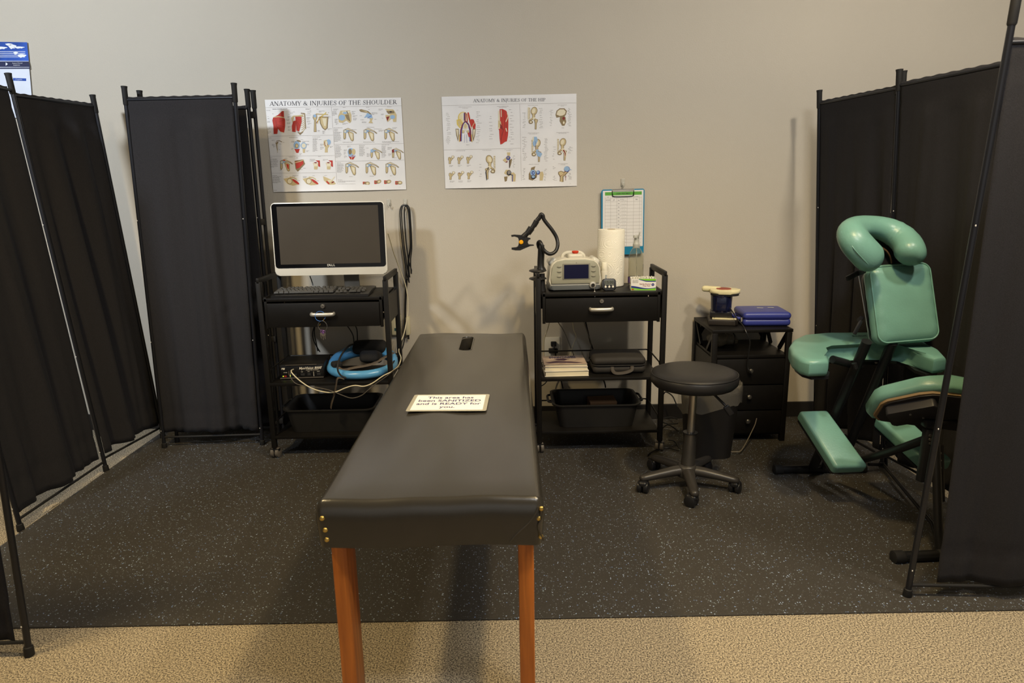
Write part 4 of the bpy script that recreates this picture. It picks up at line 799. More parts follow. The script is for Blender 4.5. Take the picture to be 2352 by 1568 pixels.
for x, w_ in ((.005, .02), (.036, .016), (.083, .018), (-.030, .014), (-.044, .008)):
    mb = MB(); mb.box((x, -.099, .022), (w_, .006, .012), bev=.001); build('socket', loc(mb, bm_), RUB, bx)
for x, c, nm in ((-.090, (190, 230, 40), 'green_led'), (-.056, (150, 220, 50), 'green_led')):
    mb = MB(); mb.ball((x, -.0985, .017), .0022, n=5); build('indicator_light', loc(mb, bm_), M('led_yellowgreen', c, .3, emit=4), bx)
mb = MB(); mb.box((-.079, -.099, .016), (.012, .005, .008), bev=.001); build('power_switch', loc(mb, bm_), M('switch_red', (150, 40, 30), .4), bx)
for x in (-.09, .09):
    for y in (-.08, .08): mb = MB(); mb.cyl((x, y, 0), (x, y, .005), .007, n=10); build('foot', loc(mb, bm_), RUB, bx)
# blue frame device
BLUE = M('bright_blue_plastic', (84, 148, 194), .25, spec=.6)
bd = thing('blue_frame_device', 'curved bright blue plastic frame with black pads and straps on the left cart middle shelf', 'massage device', (-.745, 3.33, .392))
C_ = Vector((-.757, 3.335, .43)); pts = []; rad = []
for i in range(36):
    a = 2*PI*i/36; x = .155*math.cos(a); y = .130*math.sin(a); zz = .0
    back = max(0, math.sin(a)); zz = .066*back**1.0+.012*abs(math.cos(a))**3; pts.append(C_+Vector((x, y, zz-.012))); rad.append(.022+.014*back)
mb = MB(); n_ = 36
front = [pts[i] for i in range(n_)]
mb.tube(front, rad, n=14, closed=True, flat=.95); 
build('outer_frame', mb, BLUE, bd, smooth=60)
mb = MB(); mb.soft((.17, .075, .05), .02, T(-.735, 3.43, .505) @ RX(.5), puff=.01); mb.soft((.10, .12, .06), .022, T(-.715, 3.36, .47) @ RX(-.3)); build('head_pad', mb, M('black_foam', (22, 21, 21), .9), bd)
mb = MB(); mb.soft((.05, .05, .03), .012, T(-.872, 3.28, .455) @ RZ(.5)); build('side_pad', mb, M('black_foam', (22, 21, 21), .9), bd)
STR = M('grey_strap', (82, 72, 62), .75)
mb = MB(); mb.tube(spline([(-.88, 3.28, .46), (-.84, 3.25, .435), (-.78, 3.27, .440), (-.70, 3.29, .450), (-.64, 3.33, .475), (-.60, 3.36, .49)]), .011, n=8, flat=.25); build('strap', mb, STR, bd)
mb = MB(); mb.tube(px([(812, 790, 3.42), (800, 795, 3.36), (786, 812, 3.26), (777, 832, 3.185), (776, 850, 3.165), (783, 862, 3.165), (795, 868, 3.17)]), .0046, n=8); build('cable', mb, RUB, bd)
mb = MB(); mb.tube(px([(790, 870, 3.165), (776, 868, 3.155), (772, 885, 3.15), (768, 905, 3.15), (762, 925, 3.15), (760, 937, 3.15)]), .014, n=8, flat=.18); build('hanging_strap', mb, STR, bd)
# tubs
TUB = M('black_tub_plastic', (29, 28, 27), .45, var=.1)
def tub(label, cx, cy, z0, W_, D_, H_, inner=()):
    t = thing('storage_tub', label, 'tub', (cx, cy, z0), 'black storage tubs on the bottom cart shelves')
    mb = MB(); rings = []
    prof = [(.86, 0), (.86, .001), (.965, .92), (1.0, .93), (1.03, .95), (1.03, 1.0), (.985, 1.0), (.945, .93), (.845, .035)]
    for f, h in prof: rings.append([mb.bm.verts.new((x+cx, y+cy, z0+h*H_)) for x, y in rrect(W_*f, D_*f if f < 1 else D_*f, .045*f, 6)])
    for A_, B_ in zip(rings, rings[1:]):
        for j in range(len(A_)): mb.bm.faces.new((A_[j], A_[(j+1) % len(A_)], B_[(j+1) % len(A_)], B_[j]))
    mb.bm.faces.new(rings[0][::-1]); mb.bm.faces.new(rings[-1]); build('body', mb, TUB, t)
    for sx in (-1, 1):
        mb = MB(); x = cx+sx*W_*.515; mb.tube(spline([(x-sx*.008, cy-.06, z0+H_*.96), (x+sx*.014, cy-.05, z0+H_*.95), (x+sx*.016, cy, z0+H_*.94), (x+sx*.014, cy+.05, z0+H_*.95), (x-sx*.008, cy+.06, z0+H_*.96)]), .006, n=8); build('grip', mb, TUB, t)
    return t
tub('open black plastic tub on the bottom shelf of the right cart', .415, 3.345, .1215, .43, .275, .122)
tub('open black plastic tub on the bottom shelf of the left cart', -.915, 3.345, .1215, .45, .275, .122)
mb = MB(); mb.box((.46, 3.38, .178), (.14, .085, .085), rot=(.12, 0, .08), bev=.004); tag(build('cardboard_box', mb, M('brown_card', (92, 66, 40), .8), smooth=0), 'small brown cardboard box lying inside the right black tub', 'box')
t = thing('black_case', 'flat black case with a grey label lying inside the right black tub', 'case', (.30, 3.37, .13)); mb = MB(); mb.box((.335, 3.37, .156), (.15, .12, .05), bev=.004); build('body', mb, BLKP, t)
mb = MB(); mb.box((.350, 3.37, .1815), (.045, .018, .0008)); build('label_plate', mb, M('label_grey', (88, 86, 82), .5), t)
# keys hanging from the left drawer handle
kb_ = at(747, 738, Y=3.142)
t = thing('key_ring', "bunch of small keys on a blue wire ring hanging from the left cart's drawer handle", 'keys', at(742, 716, Y=3.142))
def circ(c, r, n_=24, tilt=0): return [Vector(c)+Vector((r*math.cos(a)*math.cos(tilt), r*math.cos(a)*math.sin(tilt), r*math.sin(a))) for a in [2*PI*i/n_ for i in range(n_)]]
mb = MB(); c1 = at(735.5, 726, Y=3.147); mb.tube(circ(c1, .0235, tilt=.2), .0011, n=6, closed=True); build('blue_wire_ring', mb, M('blue_wire', (60, 120, 200), .4), t)
mb = MB(); c2 = c1+Vector((.008, -.002, -.046)); mb.tube(circ(c2, .024, tilt=-.3), .0009, n=6, closed=True); build('wire_ring', mb, M('grey_wire', (95, 92, 88), .4), t)
mb = MB(); mb.tube([c1+Vector((.013, -.002, -.022)), c1+Vector((.018, -.002, -.012))], .0022, n=8); mb.tube([c1+Vector((-.006, -.002, -.044)), c1+Vector((-.002, -.002, -.036))], .002, n=8); build('ring_screw', mb, BRASS, t)
for q, (dx, dz) in enumerate(((-.005, -.072), (.004, -.074), (.0, -.078))):
    mb = MB(); c3_ = c2+Vector((dx, -.002*q, dz+.046)); mb.tube(circ(c3_, .007, 16, .6-q*.6), .0011, n=6, closed=True); build('split_ring', mb, M('purple_ring', (128, 84, 150), .35, metal=.4), t)
    kk = c3_+Vector((dx*.8, -.001, -.011)); mb = MB(); mb.lathe([(0, .0012), (.006, .0012), (.006, 0), (0, 0)], T(kk) @ RX(PI/2), n=14); mb.box(kk+Vector((dx*.3, 0, -.014)), (.0032, .0014, .018)); build('key', mb, STEEL, t)
# cables around the left cart
mb = MB()
hk = Vector((hx1.x, WY-.030, hx1.z-.004))
for q, (w_, h_, ph) in enumerate(((.019, .38, 0), (.015, .34, .01), (.022, .41, -.006))):
    y = WY-.030+q*.003-.004; x = hx1.x+ph
    mb.tube(spline([(x, y, hx1.z), (x-w_*.7, y, hx1.z-.012), (x-w_, y, hx1.z-.06), (x-w_*.8, y, hx1.z-.2), (x-.004, y, hx1.z-h_*.85), (x+.008, y, hx1.z-h_)]), .0032, n=7)
    mb.tube(spline([(x, y, hx1.z), (x+w_*.8, y, hx1.z-.015), (x+w_*1.1, y, hx1.z-.06), (x+w_*1.1, y, hx1.z-.21), (x+w_*.4, y, hx1.z-.29), (x+.006, y, hx1.z-.36), (x+.008, y, hx1.z-h_)]), .0032, n=7)
mb.tube(px([(935, 640, WY-.03), (932, 700, WY-.03), (931, 750, WY-.04), (927, 790, 3.58), (918, 812, 3.56)]), .0034, n=7); mb.tube(px([(933, 620, WY-.03), (930, 700, WY-.035), (929, 745, WY-.035), (924, 780, 3.58), (915, 830, 3.55)]), .0034, n=7)
tag(build('looped_cable', mb, M('cable_black', (24, 24, 24), .4)), 'looped black cable hanging from the wall hook right of the monitor', 'cable')
mb = MB(); mb.tube(px([(891, 535, 3.40), (897, 555, 3.45), (905, 582, 3.52), (916, 612, 3.6), (930, 650, 3.63), (936, 680, 3.63), (937, 706, 3.62), (935, 730, 3.60), (928, 765, 3.56), (920, 787, 3.50), (916, 806, 3.46), (921, 822, 3.36), (915, 840, 3.24), (900, 853, 3.16), (880, 863, 3.145), (855, 880, 3.14), (835, 887, 3.14), (815, 885, 3.14), (795, 890, 3.14), (770, 900, 3.135), (745, 900, 3.13), (715, 891, 3.13), (690, 875, 3.14), (672, 858, 3.15), (669, 851, 3.18), (674, 848, 3.24)], 5), .0029, n=8)
tag(build('white_cable', mb, M('cable_white', (214, 204, 172), .45)), 'off-white cable looping from the monitor down to the black electronics box', 'cable')
mb = MB(); mb.tube(px([(664, 852, 3.24), (664, 860, 3.16), (676, 878, 3.14), (694, 885, 3.14), (730, 890, 3.13), (760, 897, 3.125), (785, 907, 3.12), (808, 914, 3.12), (830, 908, 3.125), (845, 896, 3.13), (862, 882, 3.14), (885, 866, 3.14), (905, 850, 3.16), (925, 838, 3.3)], 5), .0024, n=8)
tag(build('grey_cable', mb, M('cable_grey', (74, 68, 60), .5)), 'dark grey cable drooping below the middle shelf of the left cart, under the white cable', 'cable')
mb = MB()
mb.tube(px([(712, 634, 3.45), (716, 645, 3.43), (719, 655, 3.42)]), .0026, n=6)
mb.tube(px([(793, 742, 3.55), (806, 760, 3.56), (812, 775, 3.56), (813, 800, 3.56)]), .003, n=6); mb.tube(px([(813, 742, 3.56), (820, 758, 3.57), (821, 790, 3.57)]), .003, n=6)
mb.tube(px([(725, 742, 3.57), (718, 765, 3.57), (722, 785, 3.57), (735, 808, 3.56)]), .003, n=6); mb.tube(px([(724, 742, 3.57), (722, 765, 3.58), (727, 790, 3.58), (730, 806, 3.58)]), .003, n=6)
tag(build('power_cables', mb, M('cable_black', (24, 24, 24), .4)), 'thin black power leads hanging behind the left cart above its middle shelf', 'cable')
# ------------------------------------------------------------------ on the right cart
t = thing('laser_unit', 'grey and silver table-top medical laser unit with a blue-black screen on the right cart', 'medical device', (.305, 3.33, TOPZ))
LB = T(.305, 3.335, TOPZ) @ RZ(math.radians(2)); PEARL = M('pearl_plastic', (160, 159, 142), .35, metal=.1); WHT = M('warm_white_plastic', (208, 204, 190), .35)
fr = [(-.124, .012), (.124, .012), (.126, .05), (.121, .105), (.112, .128), (.095, .145), (.05, .156), (-.05, .156), (-.095, .145), (-.112, .128), (-.121, .105), (-.126, .05)]
XZ = RX(PI/2)
mb = MB(); mb.prism(fr, .145, T(0, .060, 0) @ XZ, bev=.010, seg=3); build('housing', loc(mb, LB), WHT, t)
fr2 = [(x*.93, .036+(z-.012)*.80) for x, z in fr]; mb = MB(); mb.prism(fr2, .008, T(0, -.084, .0) @ XZ, bev=.003, seg=2); build('front_panel', loc(mb, LB), PEARL, t)
mb = MB(); mb.prism(rrect(.252, .178, .02), .022, T(0, 0, .006), bev=.004); build('base_band', loc(mb, LB), M('slate_plastic', (92, 96, 98), .4), t)
for x in (-.1, .1):
    for y in (-.07, .07): mb = MB(); mb.cyl((x, y, 0), (x, y, .007), .008, n=12); build('foot', loc(mb, LB), RUB, t)
mb = MB(); mb.box((.004, -.0925, .094), (.132, .003, .076), bev=.001); sf = build('screen_frame', loc(mb, LB), M('screen_frame_grey', (130, 128, 116), .4), t)
mb = MB(); mb.box((.004, -.0945, .0935), (.117, .0012, .066)); build('display', loc(mb, LB), M('display_navy', (18, 20, 52), .15, spec=.6), sf, smooth=0)
for sx in (-1, 1):
    for z in (.071, .0945, .118): mb = MB(); mb.ball((sx*.082+.004, -.0925, z), (.0115, .003, .0058), n=8); build('button', loc(mb, LB), M('button_grey', (140, 138, 124), .4), t)
mb = MB(); mb.tube(spline([(-.055, .0, .145), (-.050, .0, .163), (-.032, .0, .175), (.0, -.0, .177), (.032, 0, .175), (.050, 0, .163), (.055, 0, .145)]), .0085, n=12); mb.soft((.075, .11, .035), .012, T(.004, -.02, .158)); build('carry_handle', loc(mb, LB), WHT, t)
for sx in (-1, 1): mb = MB(); mb.soft((.045, .11, .045), .016, T(sx*.100, .01, .130) @ RY(sx*.6)); build('shoulder_cover', loc(mb, LB), M('clear_grey_plastic', (200, 198, 188), .2), t)
mb = MB(); mb.lathe([(.011, .0), (.012, .006), (.0125, .012), (.016, .014), (.0165, .020), (.013, .0225), (0, .023)], T(.004, -.05, .166)); build('emergency_stop_button', loc(mb, LB), M('stop_red', (205, 60, 34), .4), t)
mb = MB(); mb.lathe([(0, -.016), (.007, -.012), (.0135, .0), (.0145, .005), (0, .005)], T(.004, -.055, .162)); build('button_socket', loc(mb, LB), WHT, t)
mb = MB(); mb.lathe([(0, .012), (.009, .012), (.0095, .009), (.0155, .008), (.0165, 0)], T(.083, -.0905, .028) @ XZ, n=24); ks = build('key_switch', loc(mb, LB), SILV, t)
mb = MB(); mb.box((.083, -.104, .028), (.002, .002, .014)); mb.cyl((.083, -.1025, .028), (.083, -.104, .028), .0085, n=16); build('keyhole', loc(mb, LB), RUB, ks)
kx = LB @ Vector((.088, -.106, .0)); mb = MB(); mb.tube([kx+Vector((.0, -.004, .022)), kx+Vector((.001, -.010, .008)), kx+Vector((.001, -.020, -.004))], .0012, n=6); mb.box(kx+Vector((.001, -.022, -.016)), (.005, .0015, .02)); mb.ball(kx+Vector((0, -.02, -.001)), (.005, .0012, .005), n=6)
for q in range(4): mb.ball(kx+Vector((.001, -.023, -.026-q*.004)), .0015, n=4)
build('key_with_chain', mb, STEEL, t)
mb = MB(); mb.text('®', .006, LB @ T(.004, -.0925, .135) @ XZ); build('emblem', mb, INKG, t, smooth=0)
# arm holder clamped to the left rail
t = thing('flexible_arm_holder', 'black gooseneck arm with a spring clamp and yellow button on the right cart', 'clamp arm', (.145, 3.27, .80))
ARM = M('arm_black', (31, 30, 30), .35); Ya = 3.262
P_ = lambda x, y, Y=Ya: at(x, y, Y=Y)
mb = MB(); mb.tube([P_(1246, 668), P_(1245, 660), P_(1244, 628)], [.018, .016, .015], n=16); build('clamp_body', mb, ARM, t)
for y_, rx_ in ((622, .043), (640, .043)):
    cc = P_(1235, y_); mb = MB(); mb.lathe([(0, -.006), (rx_*.7, -.006), (rx_, 0), (rx_*.9, .006), (.018, .011), (0, .011)], T(cc), n=24); build('clamp_disc', mb, ARM, t)
mb = MB(); mb.tube([P_(1243, 622), P_(1242, 612), P_(1242, 600), P_(1243, 582), P_(1243, 562), P_(1244, 560)], [.026, .017, .0165, .0165, .0155, .012], n=18); build('grip_post', mb, ARM, t)
mb = MB(); mb.tube(px([(1240, 572, Ya), (1237, 566, Ya), (1236, 558, 3.25), (1240, 555, 3.24), (1244, 562, 3.23), (1249, 574, 3.23), (1262, 583, 3.23), (1275, 578, 3.24), (1281, 563, 3.25), (1278, 545, 3.26), (1268, 528, 3.26), (1256, 513, 3.26), (1249, 503, 3.26), (1247, 495, 3.26), (1243, 492, 3.26), (1240, 496, 3.26), (1238, 503, 3.26)], 6), .0088, n=12); build('gooseneck', mb, ARM, t)
for a, b, r0, r1 in (((1241, 497), (1233, 507), .011, .011), ((1233, 507), (1226, 519), .0135, .0125), ((1226, 518), (1222, 524), .011, .011), ((1221, 523), (1212, 536), .0165, .015), ((1213, 533), (1202, 544), .012, .014)):
    mb = MB(); mb.tube([P_(*a), P_(*b)], [r0, r1], n=16); build('arm_segment', mb, ARM, t)
def plate(pp, d=.024, Y=Ya):
    mb = MB(); a = [P_(x, y, Y-d/2) for x, y in pp]; b = [P_(x, y, Y-d/2)+Vector((0, d, 0)) for x, y in pp]
    A_ = [mb.bm.verts.new(v) for v in a]; B_ = [mb.bm.verts.new(v) for v in b]; k = len(A_)
    mb.bm.faces.new(A_); mb.bm.faces.new(B_[::-1])
    for i in range(k): mb.bm.faces.new((A_[i], B_[i], B_[(i+1) % k], A_[(i+1) % k]))
    return mb
build('upper_jaw', plate([(1174, 540), (1182, 539), (1197, 540), (1207, 544), (1219, 547), (1218, 550), (1206, 551), (1196, 549), (1188, 545), (1182, 543), (1175, 544)]), ARM, t)
build('lower_jaw', plate([(1175, 569), (1186, 568), (1197, 562), (1210, 561), (1226, 562), (1227, 564), (1218, 565), (1206, 570), (1195, 575), (1184, 575), (1175, 573)]), ARM, t)
build('jaw_body', plate([(1189, 545), (1206, 548), (1215, 550), (1212, 556), (1215, 563), (1200, 566), (1188, 569), (1191, 563), (1192, 556), (1191, 549)], .03), ARM, t)
cc = P_(1197, 556, Ya-.016); mb = MB(); mb.lathe([(0, .006), (.008, .005), (.0105, .002), (.0105, 0)], T(cc) @ RX(PI/2), n=20); build('release_button', mb, M('amber_button', (240, 170, 20), .35), t)
# paper towels, spray bottle, tube, timer, box
t = thing('paper_towel_roll', 'tall roll of white embossed paper towels standing behind the laser unit', 'paper towels', (.500, 3.415, TOPZ))
mb = MB(); mb.lathe([(.020, .002), (.0655, .002), (.0668, .006), (.0672, .14), (.0668, .274), (.0645, .279), (.020, .279), (.020, .002)], T(.500, 3.410, TOPZ), n=40); build('roll', mb, mat_towel(), t, smooth=40)
mb = MB(); mb.lathe([(.0165, .280), (.0195, .280), (.0195, .001), (.0165, .001), (.0165, .280)], T(.500, 3.410, TOPZ), n=24); build('core_tube', mb, M('core_card', (176, 156, 120), .8), t)
t = thing('spray_bottle', 'clear plastic spray bottle on the right cart beside the paper towels', 'bottle', (.628, 3.42, TOPZ))
GLS = M('clear_bottle', (236, 236, 226), .06, trans=.96, ior=1.2)
mb = MB(); pr = [(0, .002), (.034, .002), (.0375, .008), (.038, .03), (.0375, .115), (.0365, .145), (.030, .165), (.019, .182), (.0155, .186), (.0155, .196)]
mb.lathe(pr+[(r_-.0015 if r_ > .002 else 0, z+.0015 if i else z+.004) for i, (r_, z) in reversed(list(enumerate(pr)))], T(.628, 3.42, TOPZ), n=32); build('bottle_body', mb, GLS, t, smooth=50)
mb = MB(); mb.lathe([(.016, .185), (.0172, .187), (.0172, .204), (.014, .208), (.0125, .222), (.0115, .240), (.010, .247), (0, .248)], T(.628, 3.42, TOPZ), n=28); mb.box((.620, 3.408, TOPZ+.240), (.018, .022, .014), rot=(0, .2, 0), bev=.003); mb.bar((.636, 3.41, TOPZ+.235), (.641, 3.405, TOPZ+.262), .006, .010, bev=.002); build('spray_head', mb, M('frosted_plastic', (190, 190, 182), .35, alpha=.85), t)
mb = MB(); mb.tube([(.628, 3.42, TOPZ+.19), (.630, 3.42, TOPZ+.1), (.634, 3.418, TOPZ+.012)], .002, n=8); build('dip_tube', mb, WHITE, t)
mb = MB(); mb.lathe([(.0383, .012), (.0388, .012), (.0388, .040), (.0383, .040), (.0383, .012)], T(.628, 3.42, TOPZ), n=32); build('purple_label', mb, M('purple_label', (104, 74, 140), .5), t)
t = thing('lotion_tube', 'small white capped tube lettered in blue between the laser unit and paper towels', 'tube', (.458, 3.32, TOPZ))
mb = MB(); mb.lathe([(0, 0), (.0165, 0), (.0175, .003), (.0175, .082), (.0165, .086), (0, .086)], T(.458, 3.318, TOPZ), n=24); build('tube_body', mb, M('tube_white', (226, 220, 204), .4), t)
mb = MB(); mb.lathe([(0, .086), (.0155, .086), (.0158, .09), (.0155, .124), (.0140, .127), (0, .127)], T(.458, 3.318, TOPZ), n=24); build('cap', mb, M('cap_white', (232, 228, 212), .4), t)
mb = MB(); mb.text('zero', .017, T(.461, 3.2998, TOPZ+.052) @ RX(PI/2) @ RZ(PI/2)); build('printed_text', mb, M('teal_ink', (40, 92, 120), .5), t, smooth=0)
t = thing('digital_timer', 'small black digital timer with three white buttons on the right cart', 'timer', (.468, 3.232, TOPZ)); tm = T(.468, 3.232, TOPZ+.0015) @ RZ(.03) @ RX(math.radians(-14))
mb = MB(); mb.prism(rrect(.066, .056, .013, 6), .018, T(0, .009, .028) @ XZ, bev=.005); build('body', loc(mb, tm), BLKP, t)
mb = MB(); mb.prism(rrect(.044, .022, .006, 4), .001, T(0, -.0088, .037) @ XZ); build('display', loc(mb, tm), M('lcd_grey', (88, 92, 84), .3), t)
mb = MB(); mb.text('15:00', .0185, tm @ T(0, -.0102, .037) @ XZ, bold=.0002); build('digits', mb, RUB, t, smooth=0)
for x in (-.0175, 0, .0175): mb = MB(); mb.ball((x, -.009, .0165), (.0052, .0025, .0055), n=7); build('button', loc(mb, tm), WHITE, t)
mb = MB(); mb.text('MIN', .0035, tm @ T(-.0175, -.0094, .0245) @ XZ); mb.text('SEC', .0035, tm @ T(0, -.0094, .0245) @ XZ); mb.text('START', .0035, tm @ T(.0175, -.0094, .0245) @ XZ); build('printed_text', mb, WHITE, t, smooth=0)
mb = MB(); mb.box((0, .024, .012), (.03, .03, .003), rot=(.6, 0, 0)); build('stand_flap', loc(mb, tm), BLKP, t)
t = thing('prep_pad_box', 'open white box of alcohol prep pads with green and blue stripes on the right cart', 'box', (.64, 3.26, TOPZ)); pm = T(.634, 3.262, TOPZ) @ RZ(math.radians(-6))
CARD = M('box_white', (232, 230, 226), .5); hw, hd, hh = .058, .040, .056
mb = MB()
for c, d in (((0, -hd, hh/2), (hw*2, .0012, hh)), ((0, hd, hh/2), (hw*2, .0012, hh)), ((-hw, 0, hh/2), (.0012, hd*2, hh)), ((hw, 0, hh/2), (.0012, hd*2, hh)), ((0, 0, .001), (hw*2, hd*2, .0012))): mb.box(c, d)
build('carton', loc(mb, pm), CARD, t, smooth=0)
mb = MB(); random.seed(3)
for i in range(14): mb.box((-.045+i*.0068, random.uniform(-.004, .004), .030+random.uniform(0, .005)), (.0030, .062, .052), rot=(0, random.uniform(-.15, .15), 0))
o = build('prep_pad', loc(mb, pm), M('pad_white', (236, 234, 222), .6), t, smooth=0); o['kind'] = 'stuff'
mb = MB(); pmx = lambda x, z, d=.0011: pm @ Vector((x, -hd-d, z))
def strip(mb, up, lo, d=.0011):
    for (x0, z0), (x1, z1), (a0, b0), (a1, b1) in zip(up, up[1:], lo, lo[1:]): mb.face([pmx(a0, b0, d), pmx(a1, b1, d), pmx(x1, z1, d), pmx(x0, z0, d)])
X_ = [-.0575+i*.0115 for i in range(11)]
strip(mb, [(x, .010-.0035*math.sin((x+.03)*40)) for x in X_], [(x, .001) for x in X_]); strip(mb, [(x, .0555) for x in X_[3:]], [(x, .0545-.008*min(1, (x+.023)*28)) for x in X_[3:]]); build('green_stripe', mb, M('box_green', (120, 196, 40), .5), t, smooth=0)
mb = MB(); strip(mb, [(x, .0165-.006*math.sin((x+.02)*36)) for x in X_], [(x, .010-.0035*math.sin((x+.03)*40)) for x in X_]); strip(mb, [(x, .0545-.008*min(1, (x+.023)*28)) for x in X_[3:]], [(x, .0525-.0105*min(1, (x+.023)*28)) for x in X_[3:]])
mb.face([pmx(.044+.0068*math.cos(i*PI/9), .028+.0068*math.sin(i*PI/9), .0012) for i in range(18)])
build('navy_print', mb, M('box_navy', (34, 44, 130), .5), t, smooth=0)
mb = MB(); mb.face([pmx(-.055, .0025, .0014), pmx(-.045, .0025, .0014), pmx(-.045, .0085, .0014), pmx(-.055, .0085, .0014)]); build('red_badge', mb, M('box_red', (190, 40, 36), .5), t, smooth=0)
mb = MB(); mb.text('Sterile Alcohol', .0088, pm @ T(.008, -hd-.0013, .031) @ XZ); mb.text('Prep Pads', .0088, pm @ T(.014, -hd-.0013, .0225) @ XZ)
mb.text('Prep Pads', .0075, pm @ T(-hw-.0012, -.004, .030) @ RZ(-PI/2) @ XZ); build('maroon_text', mb, M('box_maroon', (150, 40, 70), .5), t, smooth=0)
mb = MB(); mb.text('A', .0095, pm @ T(.044, -hd-.0018, .028) @ XZ); mb.text('dynarex', .0045, pm @ T(-.036, -hd-.0018, .0055) @ XZ); build('white_text', mb, WHITE, t, smooth=0)
mb = MB(); 
for i in range(4): mb.text('Quantity 200 Medium', .0030, pm @ T(-.038, -hd-.0013, .050-i*.0042) @ XZ)
build('grey_text', mb, INKG, t, smooth=0)
# books and black case on the middle shelf
def book(label, c, d, rz, col, colp, cover=None):
    t = thing('book', label, 'book', c, 'books lying on the middle shelf of the right cart'); m_ = T(c) @ RZ(rz); w_, dd, h_ = d
    mb = MB(); mb.box((.002, 0, h_/2), (w_-.006, dd-.006, h_-.003)); build('pages', loc(mb, m_), M('book_pages', (222, 212, 184), .8), t, smooth=0)
    mb = MB(); mb.box((0, 0, h_-.0008), (w_, dd, .0016), bev=.0004); mb.box((0, 0, .0008), (w_, dd, .0016), bev=.0004); build('cover', loc(mb, m_), M(colp, col, .35), t)
    if cover: cover(t, m_ @ T(0, 0, h_))
    return t
book('thick book with cream page edges, lowest of the pile left of the black case', (.262, 3.295, .392), (.215, .175, .026), .03, (220, 214, 200), 'cover_pale')
book('thin white-edged book, middle of the pile left of the black case', (.262, 3.297, .4185), (.212, .172, .020), -.02, (206, 200, 190), 'cover_grey')
def cov(t, m_):
    mb = MB(); mb.prism(rrect(.204, .165, .002), .0004, m_ @ T(0, 0, .0001)); build('cover_print', mb, M('cover_photo', (168, 148, 132), .3, var=.35, vscale=16), t, smooth=0)
    mb = MB(); mb.text('FACILITATED', .0225, m_ @ T(-.004, .062, .0008), bold=.0008); mb.text('STRETCHING', .0225, m_ @ T(-.004, .041, .0008), bold=.0008); build('title_text', mb, M('cover_navy', (44, 42, 88), .4), t, smooth=0)
    mb = MB(); mb.bm.faces.new([mb.bm.verts.new(m_ @ Vector((x, y, .0008))) for x, y in ((-.095, -.045), (-.04, -.02), (.03, -.035), (.09, -.06), (.06, -.066), (-.02, -.055), (-.08, -.062))]); mb.bm.faces.new([mb.bm.verts.new(m_ @ Vector((x, y, .0009))) for x, y in ((-.05, .02), (.0, .03), (.02, .01), (.0, -.015), (-.03, -.008))]); build('figure_print', mb, M('cover_figure', (66, 44, 62), .4), t, smooth=0)
    mb = MB(); mb.box((0, 0, 0), (.035, .004, .0003)); build('subtitle_print', loc(mb, m_ @ T(.045, .005, .001)), WHITE, t, smooth=0)
book('paperback with a brownish photo cover and dark lettering, topmost of the pile', (.258, 3.300, .439), (.21, .172, .012), .02, (150, 134, 122), 'cover_brown', cov)
t = thing('zip_case', 'black soft zipped carrying case with a front handle on the right cart', 'case', (.525, 3.325, .392)); zc = T(.525, 3.325, .392)
SOFT = M('black_nylon', (40, 37, 34), .75, var=.12, bump=.3, bscale=300)
mb = MB(); mb.soft((.262, .185, .044), .022, zc @ T(0, 0, .022)); build('lower_shell', mb, SOFT, t, smooth=60)
mb = MB(); mb.soft((.262, .185, .040), .020, zc @ T(0, .002, .062) @ RX(-.0), puff=.006); build('lid', mb, SOFT, t, smooth=60)
mb = MB(); rg = [zc @ Vector((x, y, .0435)) for x, y in rrect(.262, .186, .03, 6)]; mb.tube(rg, .0032, n=8, closed=True); build('zipper', mb, RUB, t)
mb = MB(); mb.tube(spline([zc @ Vector(p) for p in ((-.035, -.090, .036), (-.034, -.100, .020), (-.020, -.112, .010), (.02, -.114, .012), (.055, -.108, .022), (.060, -.098, .036), (.060, -.092, .038))]), .009, n=10, flat=.35); build('handle', mb, STR if 0 else M('nylon_webbing', (58, 52, 46), .7), t)
# cables behind the right cart
def cable(label, runs, col, r_=.003, name='cable'):
    mb = MB()
    for q in runs:
        if q[0][1] == 738: q = [(q[0][0], 730, 3.50)]+q
        mb.tube(px(q), r_, n=7)
    return tag(build(name, mb, col), label, 'cable')
CW = M('cable_white', (214, 204, 172), .45); CB = M('cable_black', (24, 24, 24), .4); CG = M('cable_midgrey', (120, 112, 98), .5)
cable('white cable hanging from the left end of the right cart drawer to the outlet', [[(1262, 738, 3.56), (1258, 755, 3.57), (1251, 775, 3.60), (1248, 795, 3.61), (1249, 818, 3.60)]], CW, .0026)
cable('white cable hanging straight down near the middle of the right cart', [[(1315, 738, 3.57), (1318, 758, 3.57), (1323, 773, 3.57), (1316, 793, 3.57), (1309, 816, 3.57)]], CW, .0026)
cable('grey cable slanting behind the right cart between two white ones', [[(1281, 738, 3.58), (1295, 760, 3.59), (1306, 785, 3.59), (1318, 816, 3.59)]], CG, .0026)
cable('thick black cable with a grey one hanging behind the black zipped case', [[(1345, 738, 3.58), (1351, 765, 3.58), (1356, 785, 3.58), (1362, 802, 3.57)]], CB, .0042)
cable('pale grey cable hanging just left of the black zipped case', [[(1341, 738, 3.56), (1350, 765, 3.56), (1357, 785, 3.56), (1357, 803, 3.56), (1351, 826, 3.54)]], CG, .0026)
cable('black cable behind the right cart below its middle shelf', [[(1236, 889, 3.58), (1250, 882, 3.6), (1262, 868, 3.62), (1275, 862, 3.64)], ], CB, .003)
cable('black cable dropping behind the left end of the tub on the right cart', [[(1284, 862, 3.60), (1289, 875, 3.60), (1293, 892, 3.60)]], CB, .004)
cable('black cable dropping behind the right half of the tub on the right cart', [[(1384, 866, 3.62), (1389, 880, 3.62), (1391, 890, 3.62)]], CB, .004)
